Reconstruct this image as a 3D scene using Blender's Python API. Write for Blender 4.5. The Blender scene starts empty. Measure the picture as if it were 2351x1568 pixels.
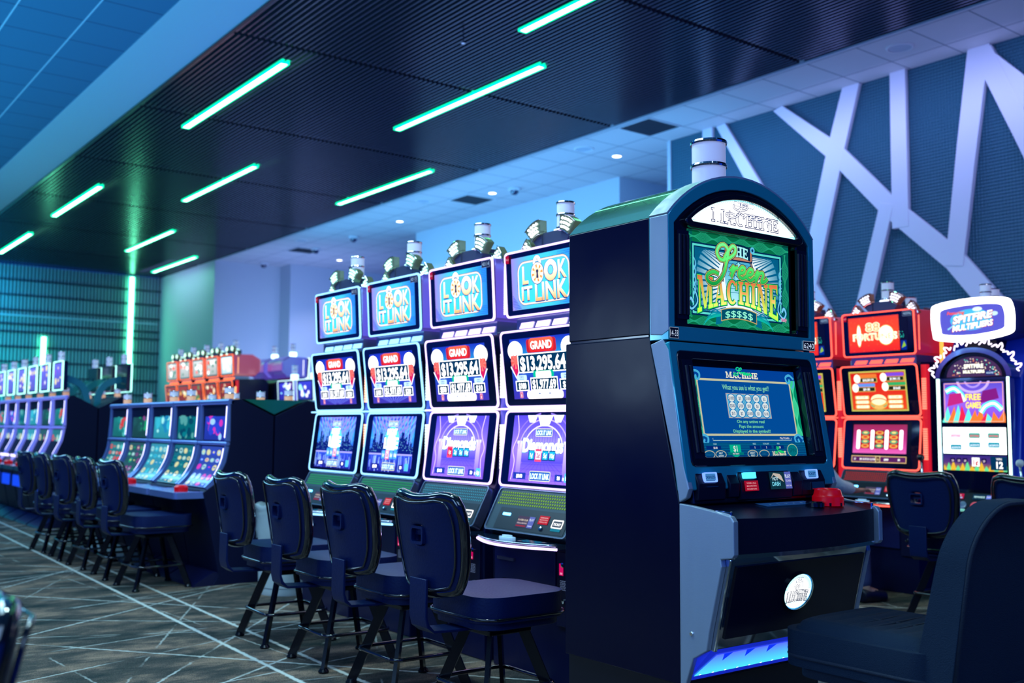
import bpy, bmesh, math, random
from mathutils import Vector, Matrix, geometry
random.seed(7)
PI = math.pi
sc = bpy.context.scene
COL = sc.collection

# ------------------------------------------------------------------ camera, world, lights, exposure
cam = bpy.data.cameras.new('camera'); cam_ob = bpy.data.objects.new('camera', cam); COL.objects.link(cam_ob)
cam.sensor_width = 36; cam.lens = 35.98; cam.clip_end = 200; cam.clip_start = 0.05
R3 = ((0.79610785, -0.05615965, -0.60254327), (-0.6051175, -0.06282548, -0.79365343), (0.00671622, 0.9964432, -0.08399905))
M = Matrix(R3).to_4x4(); M.translation = (0, 0, 1.22)
cam_ob.matrix_world = M
cam.dof.use_dof = True; cam.dof.focus_distance = 3.7; cam.dof.aperture_fstop = 2.8
sc.camera = cam_ob
sc.view_settings.view_transform = 'Standard'; sc.view_settings.look = 'None'
sc.view_settings.exposure = 0.12; sc.view_settings.gamma = 1.0; sc.view_settings.use_curve_mapping = False
sc.cycles.use_denoising = True; sc.cycles.max_bounces = 6; sc.cycles.diffuse_bounces = 3; sc.cycles.glossy_bounces = 3
sc.cycles.sample_clamp_indirect = 4.0; sc.cycles.caustics_reflective = False; sc.cycles.caustics_refractive = False

world = bpy.data.worlds.new('world'); sc.world = world; world.use_nodes = True
bg = world.node_tree.nodes['Background']; bg.inputs[0].default_value = (0.004, 0.04, 0.5, 1); bg.inputs[1].default_value = 1.0

def area(name, loc, rot, size, color, energy, sy=None):
    l = bpy.data.lights.new(name, 'AREA'); l.shape = 'RECTANGLE'; l.size = size; l.size_y = sy or size
    l.color = color; l.energy = energy
    o = bpy.data.objects.new(name, l); o.location = loc; o.rotation_euler = rot; COL.objects.link(o); return o
def spot(name, loc, color, energy, angle=110, rot=(0, 0, 0), r=0.05):
    l = bpy.data.lights.new(name, 'SPOT'); l.color = color; l.energy = energy; l.spot_size = math.radians(angle)
    l.spot_blend = 0.6; l.shadow_soft_size = r
    o = bpy.data.objects.new(name, l); o.location = loc; o.rotation_euler = rot; COL.objects.link(o); return o
area('fill_behind_camera', (0.5, -1.5, 5.1), (0, 0, 0), 3.0, (0.35, 0.6, 1.0), 120)  # added key light behind the camera, off frame
area('ceiling_lamp_stools', (2.1, 3.7, 5.15), (0, math.radians(8), 0), .35, (0.55, 0.85, 0.85), 95)
area('fill_aisle', (0.6, 7.0, 5.1), (0, 0, 0), 1.2, (0.45, 0.78, 0.95), 300, 9)  # added area light off frame that fills the aisle
area('fill_aisle_far', (1.5, 19, 5.1), (0, 0, 0), 2.0, (0.25, 0.65, 1.0), 300, 8)  # unseen area light off frame, brightens the far aisle
area('wall_washer_far', (3.2, 26.6, 4.6), (math.radians(60), 0, 0), 4.0, (0.01, 0.5, 1.0), 60, .2)
area('wall_washer_low', (3.6, 26.2, 2.2), (math.radians(95), 0, 0), 4.0, (0.0, 0.85, 0.85), 60, .2)
area('fill_corner', (8.2, 25.8, 5.1), (0, math.radians(-60), 0), .3, (0.4, 0.45, 1.0), 12, 2.5)  # added light that tints the plain far wall purple
area('wall_washer_branches', (9.3, 5.5, 4.9), (0, math.radians(-35), 0), .2, (0.42, 0.46, 1.0), 60, 7)
area('fill_back_aisle', (8.5, 14.0, 3.9), (0, math.radians(-88), 0), .6, (0.12, 0.5, 1.0), 230, 11)  # added one-sided light in mid air, brightens the wall block
area('fill_up_right_far', (10.4, 21.5, 2.2), (math.radians(150), 0, 0), 2.0, (0.3, 0.45, 1.0), 70)  # unseen light facing up in mid air, tones the back walls
area('fill_up_right', (9.6, 9.0, 2.3), (math.radians(180), 0, 0), .5, (0.3, 0.4, 0.9), 36, 14)  # unseen light facing up in mid air, brightens the tiled strip
DOWN = [(10.16, 10.86), (10.14, 13.94), (10.16, 17.03), (11.44, 21.97)]
for i, (x, y) in enumerate(DOWN):
    spot('downlight_beam', (x, y, 5.15), (0.75, 0.8, 1.0), 60)

area('fill_left', (-2.8, 1.2, 2.6), (0, math.radians(-80), 0), 1.6, (0.3, 0.62, 1.0), 60, 3)  # added off-frame fill for brushed metal and stools
area('fill_left_low', (-2.6, 7.7, 2.0), (0, math.radians(-90), 0), .9, (0.5, 0.75, 1.0), 22, .7)  # added off-frame light, placed to make highlights on the laminate side
area('fill_up_left', (0.9, 11.5, 2.2), (PI, 0, 0), .6, (0.05, 0.45, 0.85), 265, 16)  # added off-frame light that washes the left ceiling and slats blue
area('fill_up_middle', (5.4, 9.0, 2.3), (PI, 0, 0), .8, (0.10, 0.2, 1.0), 60, 7)  # added unseen light that gives the slats a blue sheen
# ------------------------------------------------------------------ materials
def lin(c):
    return tuple((x / 12.92 if x <= .04045 else ((x + .055) / 1.055) ** 2.4) for x in c)
MC = {}
def mat(name, rgb=(.5, .5, .5), rough=.5, metal=0., emit=None, es=1., spec=.5, coat=0., bump=None, aniso=0, linear=True, noise=None):
    if name in MC: return MC[name]
    m = bpy.data.materials.new(name); m.use_nodes = True; nt = m.node_tree; b = nt.nodes['Principled BSDF']
    b.inputs['Base Color'].default_value = (*rgb, 1); b.inputs['Roughness'].default_value = rough
    b.inputs['Metallic'].default_value = metal; b.inputs['Specular IOR Level'].default_value = spec
    b.inputs['Coat Weight'].default_value = coat; b.inputs['Coat Roughness'].default_value = .05
    if aniso: b.inputs['Anisotropic'].default_value = aniso
    if emit: b.inputs['Emission Color'].default_value = (*emit, 1); b.inputs['Emission Strength'].default_value = es
    tc = nt.nodes.new('ShaderNodeTexCoord')
    if noise:
        n = nt.nodes.new('ShaderNodeTexNoise'); n.inputs['Scale'].default_value = noise[0]
        if len(noise) > 2:
            mp = nt.nodes.new('ShaderNodeMapping'); mp.inputs['Scale'].default_value = noise[2]
            nt.links.new(tc.outputs['Object'], mp.inputs[0]); nt.links.new(mp.outputs[0], n.inputs['Vector'])
        else: nt.links.new(tc.outputs['Object'], n.inputs['Vector'])
        mr = nt.nodes.new('ShaderNodeMapRange'); mr.inputs[3].default_value = max(0, rough - noise[1]); mr.inputs[4].default_value = rough + noise[1]
        nt.links.new(n.outputs[0], mr.inputs[0]); nt.links.new(mr.outputs[0], b.inputs['Roughness'])
    if bump:
        n = nt.nodes.new('ShaderNodeTexNoise'); n.inputs['Scale'].default_value = bump[0]; n.inputs['Detail'].default_value = 3
        mp = nt.nodes.new('ShaderNodeMapping')
        if len(bump) > 2: mp.inputs['Scale'].default_value = bump[2]
        nt.links.new(tc.outputs['Object'], mp.inputs[0]); nt.links.new(mp.outputs[0], n.inputs['Vector'])
        bp = nt.nodes.new('ShaderNodeBump'); bp.inputs['Strength'].default_value = bump[1]; bp.inputs['Distance'].default_value = .01
        nt.links.new(n.outputs[0], bp.inputs['Height']); nt.links.new(bp.outputs[0], b.inputs['Normal'])
    MC[name] = m; return m
def glow(name, rgb, s, samp=True):
    if name in MC: return MC[name]
    m = bpy.data.materials.new(name); m.use_nodes = True; nt = m.node_tree; nt.nodes.clear()
    e = nt.nodes.new('ShaderNodeEmission'); o = nt.nodes.new('ShaderNodeOutputMaterial')
    e.inputs[0].default_value = (*rgb, 1); e.inputs[1].default_value = s; nt.links.new(e.outputs[0], o.inputs[0])
    m.cycles.emission_sampling = 'AUTO' if samp else 'NONE'
    MC[name] = m; return m
def screen_mat(samp=False):
    k = 'screen_picture' + ('_bright' if samp else '')
    if k in MC: return MC[k]
    m = bpy.data.materials.new(k); m.use_nodes = True; nt = m.node_tree; b = nt.nodes['Principled BSDF']
    a = nt.nodes.new('ShaderNodeVertexColor'); a.layer_name = 'Col'
    b.inputs['Base Color'].default_value = (.005, .005, .01, 1); b.inputs['Roughness'].default_value = .12
    b.inputs['Emission Strength'].default_value = 1; nt.links.new(a.outputs[0], b.inputs['Emission Color'])
    m.cycles.emission_sampling = 'AUTO' if samp else 'NONE'
    MC[k] = m; return m

BLACK = mat('black_gloss', (.004, .005, .014), .14, coat=.5)
BLACKP = mat('black_plastic', (.003, .005, .022), .4, spec=.35, bump=(300, .1))
NAVY = mat('navy_panel', (.006, .008, .05), .3)
SIDEP = mat('laminate_side', (.001, .002, .02), .22, spec=.22, bump=(3, .12), noise=(4, .06))
CHROME = mat('chrome', (.75, .78, .85), .06, 1)
BRUSH = mat('brushed_metal', (.46, .56, .64), .38, .55, bump=(60, .08, (1, 1, 22)), aniso=.4, noise=(26, .16, (1, 1, .08)))
SILVER = mat('silver_plastic', (.3, .33, .45), .22, .8)
BEZEL = mat('bezel_glass', (.002, .004, .03), .06, coat=.6)
TRIMB = mat('trim_gloss_blue', (.02, .38, .5), .14, .25, coat=.5)
RED = mat('red_plastic', (.75, .006, .01), .25, emit=(.6, .0, .01), es=.25)
REDL = mat('red_label', (.6, .01, .05), .5, emit=(.8, .02, .05), es=.4)
YEL = mat('yellow_label', (.6, .55, .02), .5)
WHITEP = mat('white_plastic', (.7, .7, .75), .4)
VINYL = mat('black_vinyl', (.002, .011, .075), .4, spec=.3, bump=(90, .15))
VINYLT = mat('black_vinyl_edge', (.005, .006, .012), .1, coat=1)
LEGM = mat('black_steel', (.005, .006, .012), .2, .3)
CANDLEW = mat('candle_lens_white', (.75, .78, .95), .2, emit=(.45, .5, .8), es=.35)

# ------------------------------------------------------------------ mesh helpers
def ob(name, bm, m, parent=None, loc=(0, 0, 0), rot=(0, 0, 0), smooth=None, bev=None):
    me = bpy.data.meshes.new(name); bm.normal_update(); bm.to_mesh(me); bm.free()
    for mm in (m if isinstance(m, (list, tuple)) else [m]): me.materials.append(mm)
    o = bpy.data.objects.new(name, me); COL.objects.link(o); o.location = loc; o.rotation_euler = rot
    if parent is not None: o.parent = parent
    if smooth is not None:
        me.shade_smooth()
        if smooth > 0: me.set_sharp_from_angle(angle=math.radians(smooth))
    if bev:
        b = o.modifiers.new('bevel', 'BEVEL'); b.width = bev; b.segments = 2; b.limit_method = 'ANGLE'; b.angle_limit = math.radians(40)
    return o
def thing(name, label, cat, loc=(0, 0, 0), rz=0, group=None):
    o = bpy.data.objects.new(name, None); COL.objects.link(o); o.location = loc; o.rotation_euler = (0, 0, rz); o.empty_display_size = .1
    return tag(o, label, cat, group)
def tag(o, label, cat, group=None):
    o['label'] = label; o['category'] = cat
    if group: o['group'] = group
    return o
def struct(o): o['kind'] = 'structure'; return o
def copy_tree(o, parent=None):
    c = o.copy(); COL.objects.link(c); c.parent = parent
    for ch in [x for x in list(COL.objects) if x.parent == o]: copy_tree(ch, c)
    return c
NB = bmesh.new
def box(bm, x0, x1, y0, y1, z0, z1, mi=0, M4=None):
    vs = [bm.verts.new(v) for v in ((x0, y0, z0), (x1, y0, z0), (x1, y1, z0), (x0, y1, z0), (x0, y0, z1), (x1, y0, z1), (x1, y1, z1), (x0, y1, z1))]
    if M4 is not None:
        for v in vs: v.co = M4 @ v.co
    for f in ((3, 2, 1, 0), (4, 5, 6, 7), (0, 1, 5, 4), (1, 2, 6, 5), (2, 3, 7, 6), (3, 0, 4, 7)):
        bm.faces.new([vs[i] for i in f]).material_index = mi
    return bm
def prism(bm, pts, a, b, axis='x', mi=0):
    """pts 2d outline; axis x: pts=(y,z) ; axis y: pts=(x,z) ; axis z: pts=(x,y)"""
    def mk(p, t):
        return {'x': (t, p[0], p[1]), 'y': (p[0], t, p[1]), 'z': (p[0], p[1], t)}[axis]
    A = [bm.verts.new(mk(p, a)) for p in pts]; B = [bm.verts.new(mk(p, b)) for p in pts]
    n = len(pts)
    for i in range(n):
        bm.faces.new((A[i], A[(i + 1) % n], B[(i + 1) % n], B[i])).material_index = mi
    tri = geometry.tessellate_polygon([[Vector((p[0], p[1], 0)) for p in pts]])
    for t in tri:
        for V in (A, B):
            try: bm.faces.new([V[i] for i in t]).material_index = mi
            except ValueError: pass
    bmesh.ops.recalc_face_normals(bm, faces=bm.faces)
    return bm
def ring(bm, outer, inner, a, b, mi=0):
    """frame between two outlines with equal count in xz, depth y a..b"""
    n = len(outer)
    V = [[bm.verts.new((p[0], t, p[1])) for p in L] for L in (outer, inner) for t in (a, b)]
    oa, ob_, ia, ib = V
    for i in range(n):
        j = (i + 1) % n
        for q in ((oa[i], oa[j], ia[j], ia[i]), (ob_[i], ib[i], ib[j], ob_[j]), (oa[i], ob_[i], ob_[j], oa[j]), (ia[i], ia[j], ib[j], ib[i])):
            bm.faces.new(q).material_index = mi
    bmesh.ops.recalc_face_normals(bm, faces=bm.faces)
    return bm
def rr(x0, z0, x1, z1, r, n=5):
    pts = []
    for cx, cz, a0 in ((x1 - r, z1 - r, 0), (x0 + r, z1 - r, 90), (x0 + r, z0 + r, 180), (x1 - r, z0 + r, 270)):
        for k in range(n + 1):
            a = math.radians(a0 + 90 * k / n); pts.append((cx + r * math.cos(a), cz + r * math.sin(a)))
    return pts
def ell(cx, cz, rx, rz, n=32, a0=0, a1=360):
    full = (a1 - a0) >= 360
    m = n if full else n + 1
    return [(cx + rx * math.cos(math.radians(a0 + (a1 - a0) * k / n)), cz + rz * math.sin(math.radians(a0 + (a1 - a0) * k / n))) for k in range(m)]
def lathe(bm, prof, cx=0, cy=0, n=24, mi=0, cap=True):
    rows = [[bm.verts.new((cx + r * math.cos(2 * PI * k / n), cy + r * math.sin(2 * PI * k / n), z)) for k in range(n)] for r, z in prof]
    for a, b in zip(rows, rows[1:]):
        for k in range(n):
            bm.faces.new((a[k], a[(k + 1) % n], b[(k + 1) % n], b[k])).material_index = mi
    if cap:
        bm.faces.new(rows[0][::-1]).material_index = mi; bm.faces.new(rows[-1]).material_index = mi
    return bm
def tube(bm, pts, r, n=8, closed=False, mi=0, sq=None):
    pts = [Vector(p) for p in pts]; m = len(pts); rings = []
    up = Vector((0, 0, 1)); prev = None
    for i, p in enumerate(pts):
        if closed: d = pts[(i + 1) % m] - pts[i - 1]
        else: d = pts[min(i + 1, m - 1)] - pts[max(i - 1, 0)]
        d.normalize()
        u = prev - d * prev.dot(d) if prev is not None else (up.cross(d) if abs(d.dot(up)) < .95 else Vector((1, 0, 0)).cross(d))
        if u.length < 1e-5: u = Vector((1, 0, 0)).cross(d)
        u.normalize(); v = d.cross(u); prev = u
        rad = r[i] if isinstance(r, (list, tuple)) else r
        if sq: rings.append([bm.verts.new(p + u * a * sq[0] + v * b * sq[1]) for a, b in ((-1, -1), (1, -1), (1, 1), (-1, 1))])
        else: rings.append([bm.verts.new(p + u * rad * math.cos(2 * PI * k / n) + v * rad * math.sin(2 * PI * k / n)) for k in range(n)])
    nn = 4 if sq else n
    for i in range(m if closed else m - 1):
        a, b = rings[i], rings[(i + 1) % m]
        for k in range(nn): bm.faces.new((a[k], a[(k + 1) % nn], b[(k + 1) % nn], b[k])).material_index = mi
    if not closed:
        bm.faces.new(rings[0][::-1]).material_index = mi; bm.faces.new(rings[-1]).material_index = mi
    bmesh.ops.recalc_face_normals(bm, faces=bm.faces)
    return bm
def sphere(bm, c, r, n=12, sx=1, sy=1, sz=1, mi=0):
    prof = [(max(1e-4, math.sin(PI * k / n)), -math.cos(PI * k / n)) for k in range(n + 1)]
    rows = [[bm.verts.new((c[0] + sx * r * a * math.cos(2 * PI * k / (2 * n)), c[1] + sy * r * a * math.sin(2 * PI * k / (2 * n)), c[2] + sz * r * z)) for k in range(2 * n)] for a, z in prof]
    for a, b in zip(rows, rows[1:]):
        for k in range(2 * n): bm.faces.new((a[k], a[(k + 1) % (2 * n)], b[(k + 1) % (2 * n)], b[k])).material_index = mi
    return bm
def catmull(P, n=8, closed=False):
    out = []; m = len(P)
    rng = range(m) if closed else range(m - 1)
    for i in rng:
        g = (lambda k: P[k % m]) if closed else (lambda k: P[min(max(k, 0), m - 1)])
        p0, p1, p2, p3 = g(i - 1), g(i), g(i + 1), g(i + 2)
        for k in range(n):
            t = k / n
            out.append(tuple(.5 * (2 * b + (c - a) * t + (2 * a - 5 * b + 4 * c - d) * t * t + (3 * b - a - 3 * c + d) * t ** 3) for a, b, c, d in zip(p0, p1, p2, p3)))
    if not closed: out.append(tuple(P[-1]))
    return out

# ------------------------------------------------------------------ canvas: pictures on screens as flat coloured geometry
TXT = {}
def glyphs(s, off):
    k = (s, off)
    if k in TXT: return TXT[k]
    c = bpy.data.curves.new('t', 'FONT'); c.body = s; c.size = 1; c.offset = off; c.resolution_u = 3; c.fill_mode = 'BOTH' if False else 'FRONT'
    o = bpy.data.objects.new('t', c); COL.objects.link(o)
    bpy.context.view_layer.update()
    me = bpy.data.meshes.new_from_object(o.evaluated_get(bpy.context.evaluated_depsgraph_get()))
    V = [(v.co.x, v.co.y) for v in me.vertices]; F = [tuple(p.vertices) for p in me.polygons]
    bpy.data.objects.remove(o); bpy.data.curves.remove(c); bpy.data.meshes.remove(me)
    xs = [v[0] for v in V] or [0, 1]
    TXT[k] = (V, F, min(xs), max(xs)); return TXT[k]
class Cv:
    def __init__(s, w, h, gain=1.0, uw=100.):
        s.w, s.h, s.g = w, h, gain; s.k = w / uw; s.uw = uw; s.uh = h / s.k
        s.V = []; s.F = []; s.C = []; s.n = 0; s.warp = None
    def raw(s, pts, faces, col, same=False):
        if not same: s.n += 1
        o = len(s.V); d = -s.n * 6e-5
        for p in pts:
            q = s.warp(*p) if s.warp else p
            s.V.append((q[0] * s.k - s.w / 2, d, q[1] * s.k))
            c = col(*p) if callable(col) else col
            s.C.append(tuple(x * s.g for x in lin(c[:3])) if len(c) == 3 else tuple(x * s.g * c[3] for x in lin(c[:3])))
        for f in faces: s.F.append(tuple(o + i for i in f))
    def poly(s, pts, col, same=False):
        t = geometry.tessellate_polygon([[Vector((p[0], p[1], 0)) for p in pts]])
        s.raw(pts, t, col, same)
    def rect(s, x0, y0, x1, y1, col, nx=1, ny=1, same=False):
        if callable(col): nx, ny = max(nx, 6), max(ny, 6)
        pts = [(x0 + (x1 - x0) * i / nx, y0 + (y1 - y0) * j / ny) for j in range(ny + 1) for i in range(nx + 1)]
        F = [(j * (nx + 1) + i, j * (nx + 1) + i + 1, (j + 1) * (nx + 1) + i + 1, (j + 1) * (nx + 1) + i) for j in range(ny) for i in range(nx)]
        s.raw(pts, F, col, same)
    def rrect(s, x0, y0, x1, y1, r, col, same=False): s.poly(rr(x0, y0, x1, y1, r, 4), col, same)
    def oval(s, cx, cy, rx, ry, col, n=28, same=False):
        p = ell(cx, cy, rx, ry, n); s.raw(p + [(cx, cy)], [(i, (i + 1) % n, n) for i in range(n)], col, same)
    def band(s, A, B, col, closed=True, same=False):
        n = len(A); m = n if closed else n - 1
        s.raw(list(A) + list(B), [(i, (i + 1) % n, n + (i + 1) % n, n + i) for i in range(m)], col, same)
    def frame(s, x0, y0, x1, y1, r, t, col): s.band(rr(x0, y0, x1, y1, r, 4), rr(x0 + t, y0 + t, x1 - t, y1 - t, max(.05, r - t), 4), col)
    def line(s, pts, w, col, closed=False, same=False, taper=None):
        n = len(pts); A = []; B = []
        for i in range(n):
            a = pts[i - 1] if (closed or i) else pts[i]; b = pts[(i + 1) % n] if (closed or i < n - 1) else pts[i]
            dx, dy = b[0] - a[0], b[1] - a[1]; L = math.hypot(dx, dy) or 1
            ww = w * (taper(i / (n - 1)) if taper else 1) / 2
            A.append((pts[i][0] - dy / L * ww, pts[i][1] + dx / L * ww)); B.append((pts[i][0] + dy / L * ww, pts[i][1] - dx / L * ww))
        s.band(A, B, col, closed, same)
    def text(s, t, cx, y, h, col, w=None, off=.0, shear=0, halo=None, warp=None, align='c', same=False):
        """cap height h; w = total width"""
        for (oo, cc) in ([(off + halo[1], halo[0])] if halo else []) + [(off, col)]:
            V, F, x0, x1 = glyphs(t, round(oo * .55, 4))
            V0, F0, a0, a1 = glyphs(t, round(off * .55, 4))
            sy = h / .73; sx = (w / (a1 - a0)) if w else sy * .9
            mid = (a0 + a1) / 2 if align == 'c' else (a0 if align == 'l' else a1)
            P = []
            for vx, vy in V:
                X = cx + (vx - mid) * sx + shear * vy * sy; Y = y + vy * sy
                if warp: X, Y = warp(X, Y)
                P.append((X, Y))
            s.raw(P, F, cc, same)
    def rays(s, cx, cy, r0, r1, n, col, duty=.5, a0=0, a1=360, same=False, clip=None):
        first = not same
        for k in range(n):
            a = math.radians(a0 + (a1 - a0) * k / n); b = math.radians(a0 + (a1 - a0) * (k + duty) / n)
            P = [(cx + r0 * math.cos(a), cy + r0 * math.sin(a)), (cx + r1 * math.cos(a), cy + r1 * math.sin(a)), (cx + r1 * math.cos(b), cy + r1 * math.sin(b)), (cx + r0 * math.cos(b), cy + r0 * math.sin(b))]
            if clip: P = [(min(max(x, clip[0]), clip[2]), min(max(y, clip[1]), clip[3])) for x, y in P]
            s.raw(P, [(0, 1, 2, 3)], col, not first); first = False
    def build(s, name, parent, loc=(0, 0, 0), rot=(0, 0, 0), samp=False):
        me = bpy.data.meshes.new(name); me.from_pydata(s.V, [], s.F)
        a = me.color_attributes.new('Col', 'FLOAT_COLOR', 'POINT')
        a.data.foreach_set('color', [x for c in s.C for x in (*c, 1.0)])
        me.materials.append(screen_mat(samp))
        o = bpy.data.objects.new(name, me); COL.objects.link(o); o.parent = parent; o.location = loc; o.rotation_euler = rot
        return o
def mix(a, b, t): t = min(max(t, 0), 1); return tuple(x + (y - x) * t for x, y in zip(a, b))
def grad(y0, y1, *cs):
    def f(x, y):
        t = min(max((y - y0) / (y1 - y0), 0), 1) * (len(cs) - 1); i = min(int(t), len(cs) - 2); return mix(cs[i], cs[i + 1], t - i)
    return f
# slab serif capitals for the big titles (unit height 1)
def serif(ch):
    t = .12
    def S(x0, x1): return [(x0, 0), (x1, 0), (x1, t), (x0, t)]
    def T(x0, x1): return [(x0, 1 - t), (x1, 1 - t), (x1, 1), (x0, 1)]
    G = {'I': (.4, [S(0, .4), T(0, .4), [(.1, 0), (.3, 0), (.3, 1), (.1, 1)]]),
         'H': (.86, [S(0, .38), S(.48, .86), T(0, .38), T(.48, .86), [(.09, 0), (.29, 0), (.29, 1), (.09, 1)], [(.57, 0), (.77, 0), (.77, 1), (.57, 1)], [(.2, .44), (.66, .44), (.66, .56), (.2, .56)]]),
         'T': (.8, [[(0, .86), (.8, .86), (.8, 1), (0, 1)], [(0, .68), (.1, .68), (.1, 1), (0, 1)], [(.7, .68), (.8, .68), (.8, 1), (.7, 1)], [(.3, 0), (.5, 0), (.5, 1), (.3, 1)], S(.2, .6)]),
         'E': (.7, [[(.09, 0), (.29, 0), (.29, 1), (.09, 1)], [(0, 0), (.7, 0), (.7, t), (0, t)], [(0, 1 - t), (.68, 1 - t), (.68, 1), (0, 1)], [(.2, .44), (.5, .44), (.5, .56), (.2, .56)], [(.62, 0), (.7, 0), (.7, .3), (.62, .22)], [(.6, 1), (.68, 1), (.68, .72), (.6, .8)], [(.44, .36), (.52, .33), (.52, .67), (.44, .64)]]),
         'N': (.86, [S(0, .3), T(0, .3), T(.56, .86), [(.1, 0), (.2, 0), (.2, 1), (.1, 1)], [(.66, 0), (.76, 0), (.76, 1), (.66, 1)], [(.1, 1), (.32, 1), (.76, 0), (.54, 0)]]),
         'M': (1.1, [S(0, .3), S(.76, 1.1), T(0, .28), T(.82, 1.1), [(.1, 0), (.19, 0), (.19, 1), (.1, 1)], [(.82, 0), (1.01, 0), (1.01, 1), (.82, 1)], [(.1, 1), (.32, 1), (.6, .05), (.48, .05)], [(.48, .05), (.6, .05), (.9, 1), (.8, 1)]]),
         'A': (.86, [S(-.04, .26), S(.5, .9), [(.06, 0), (.16, 0), (.44, 1), (.36, 1)], [(.52, 0), (.76, 0), (.5, 1), (.36, 1)], [(.2, .27), (.62, .27), (.6, .38), (.24, .38)]]),
         'C': (.78, [])}
    return G[ch]
def serif_text(cv, word, x0, y0, W, H, col, grow=0., warp=None, Hf=None):
    ws = [serif(c)[0] for c in word]; gap = .07; tot = sum(ws) + gap * (len(ws) - 1); k = W / tot; x = x0; first = True
    for c, w in zip(word, ws):
        def tr(px, py, gx, gy):
            X = x + px * k + gx; Y = py * H
            hf = Hf(X) if Hf else (0, 1)
            Y = y0 + hf[0] + Y * hf[1] + gy
            return warp(X, Y) if warp else (X, Y)
        if c == 'C':
            A = [(.4 + .4 * math.cos(math.radians(a)) , .5 + .52 * math.sin(math.radians(a))) for a in range(40, 325, 15)]
            B = [(.42 + .2 * math.cos(math.radians(a)), .5 + .4 * math.sin(math.radians(a))) for a in range(40, 325, 15)]
            gA = [tr(p[0], p[1], grow * math.cos(math.radians(a)), grow * math.sin(math.radians(a))) for p, a in zip(A, range(40, 325, 15))]
            gB = [tr(p[0], p[1], -grow * math.cos(math.radians(a)), -grow * math.sin(math.radians(a))) for p, a in zip(B, range(40, 325, 15))]
            cv.band(gA, gB, col, closed=False, same=not first); first = False
            P = [(.66, .62), (.76, .62), (.76, 1), (.68, .9)]
            parts = [P]
        else: parts = serif(c)[1]
        for P in parts:
            cx = sum(p[0] for p in P) / len(P); cy = sum(p[1] for p in P) / len(P)
            Q = [tr(p[0], p[1], grow if p[0] > cx else -grow, grow if p[1] > cy else -grow) for p in P]
            cv.raw(Q, [(0, 1, 2, 3)], col, not first); first = False
        x += (w + gap) * k
# script lettering "Green"
GREEN = [
    [(9, 19), (4, 20), (1, 26), (3, 33), (8, 36), (12, 33), (13, 27), (11, 17), (8, 5), (3, -4), (-3, -8), (-9, -5), (-9, 1), (-3, 5), (3, 3)],
    [(8, 18), (10, 24), (14, 31), (18, 36), (21, 34), (20, 28), (15, 23), (9, 20)],
    [(15, 8), (19, 14), (18, 9), (16, 2), (20, 11), (24, 13)],
    [(25, 7), (30, 9), (31, 13), (28, 14), (25, 9), (25, 4), (29, 2), (34, 6)],
    [(34, 6), (39, 8), (40, 12), (37, 13), (34, 8), (34, 3), (38, 1), (43, 6)],
    [(43, 7), (46, 12), (45, 7), (43, 0), (47, 9), (51, 11), (52, 8), (50, 1), (54, 2), (57, 6)]]
def green_script(cv, x, y, sx, sy, w, layers, tilt=-.12):
    for ww, c in layers:
        first = True
        for st in GREEN:
            P = catmull([(x + px * sx, y + (py + px * tilt) * sy) for px, py in st], 6)
            cv.line(P, w * ww, c, same=not first); first = False

# ------------------------------------------------------------------ the setting
ZC = 5.22
def wallbox(name, x0, x1, y0, y1, z0, z1, m):
    return struct(ob(name, box(NB(), x0, x1, y0, y1, z0, z1), m))
def tile_mat(name, base, line, sx, sy, ox, oy, wl=.012, rough=.8, linex=None):
    m = bpy.data.materials.new(name); m.use_nodes = True; nt = m.node_tree; b = nt.nodes['Principled BSDF']; b.inputs['Roughness'].default_value = rough
    N = nt.nodes.new; L = nt.links.new
    tc = N('ShaderNodeTexCoord'); sp = N('ShaderNodeSeparateXYZ'); L(tc.outputs['Object'], sp.inputs[0])
    def ln(ch, s, o):
        a = N('ShaderNodeMath'); a.operation = 'ADD'; a.inputs[1].default_value = -o; L(sp.outputs[ch], a.inputs[0])
        d = N('ShaderNodeMath'); d.operation = 'PINGPONG'; d.inputs[1].default_value = s / 2; L(a.outputs[0], d.inputs[0])
        c = N('ShaderNodeMath'); c.operation = 'LESS_THAN'; c.inputs[1].default_value = wl / 2; L(d.outputs[0], c.inputs[0]); return c
    cx, cy = ln(0, sx, ox), ln(1, sy, oy)
    m1 = N('ShaderNodeMix'); m1.data_type = 'RGBA'; m1.inputs[6].default_value = (*base, 1); m1.inputs[7].default_value = (*line, 1); L(cy.outputs[0], m1.inputs[0])
    m2 = N('ShaderNodeMix'); m2.data_type = 'RGBA'; m2.inputs[7].default_value = (*(linex or line), 1); L(m1.outputs[2], m2.inputs[6]); L(cx.outputs[0], m2.inputs[0])
    L(m2.outputs[2], b.inputs['Base Color']); return m
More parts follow.
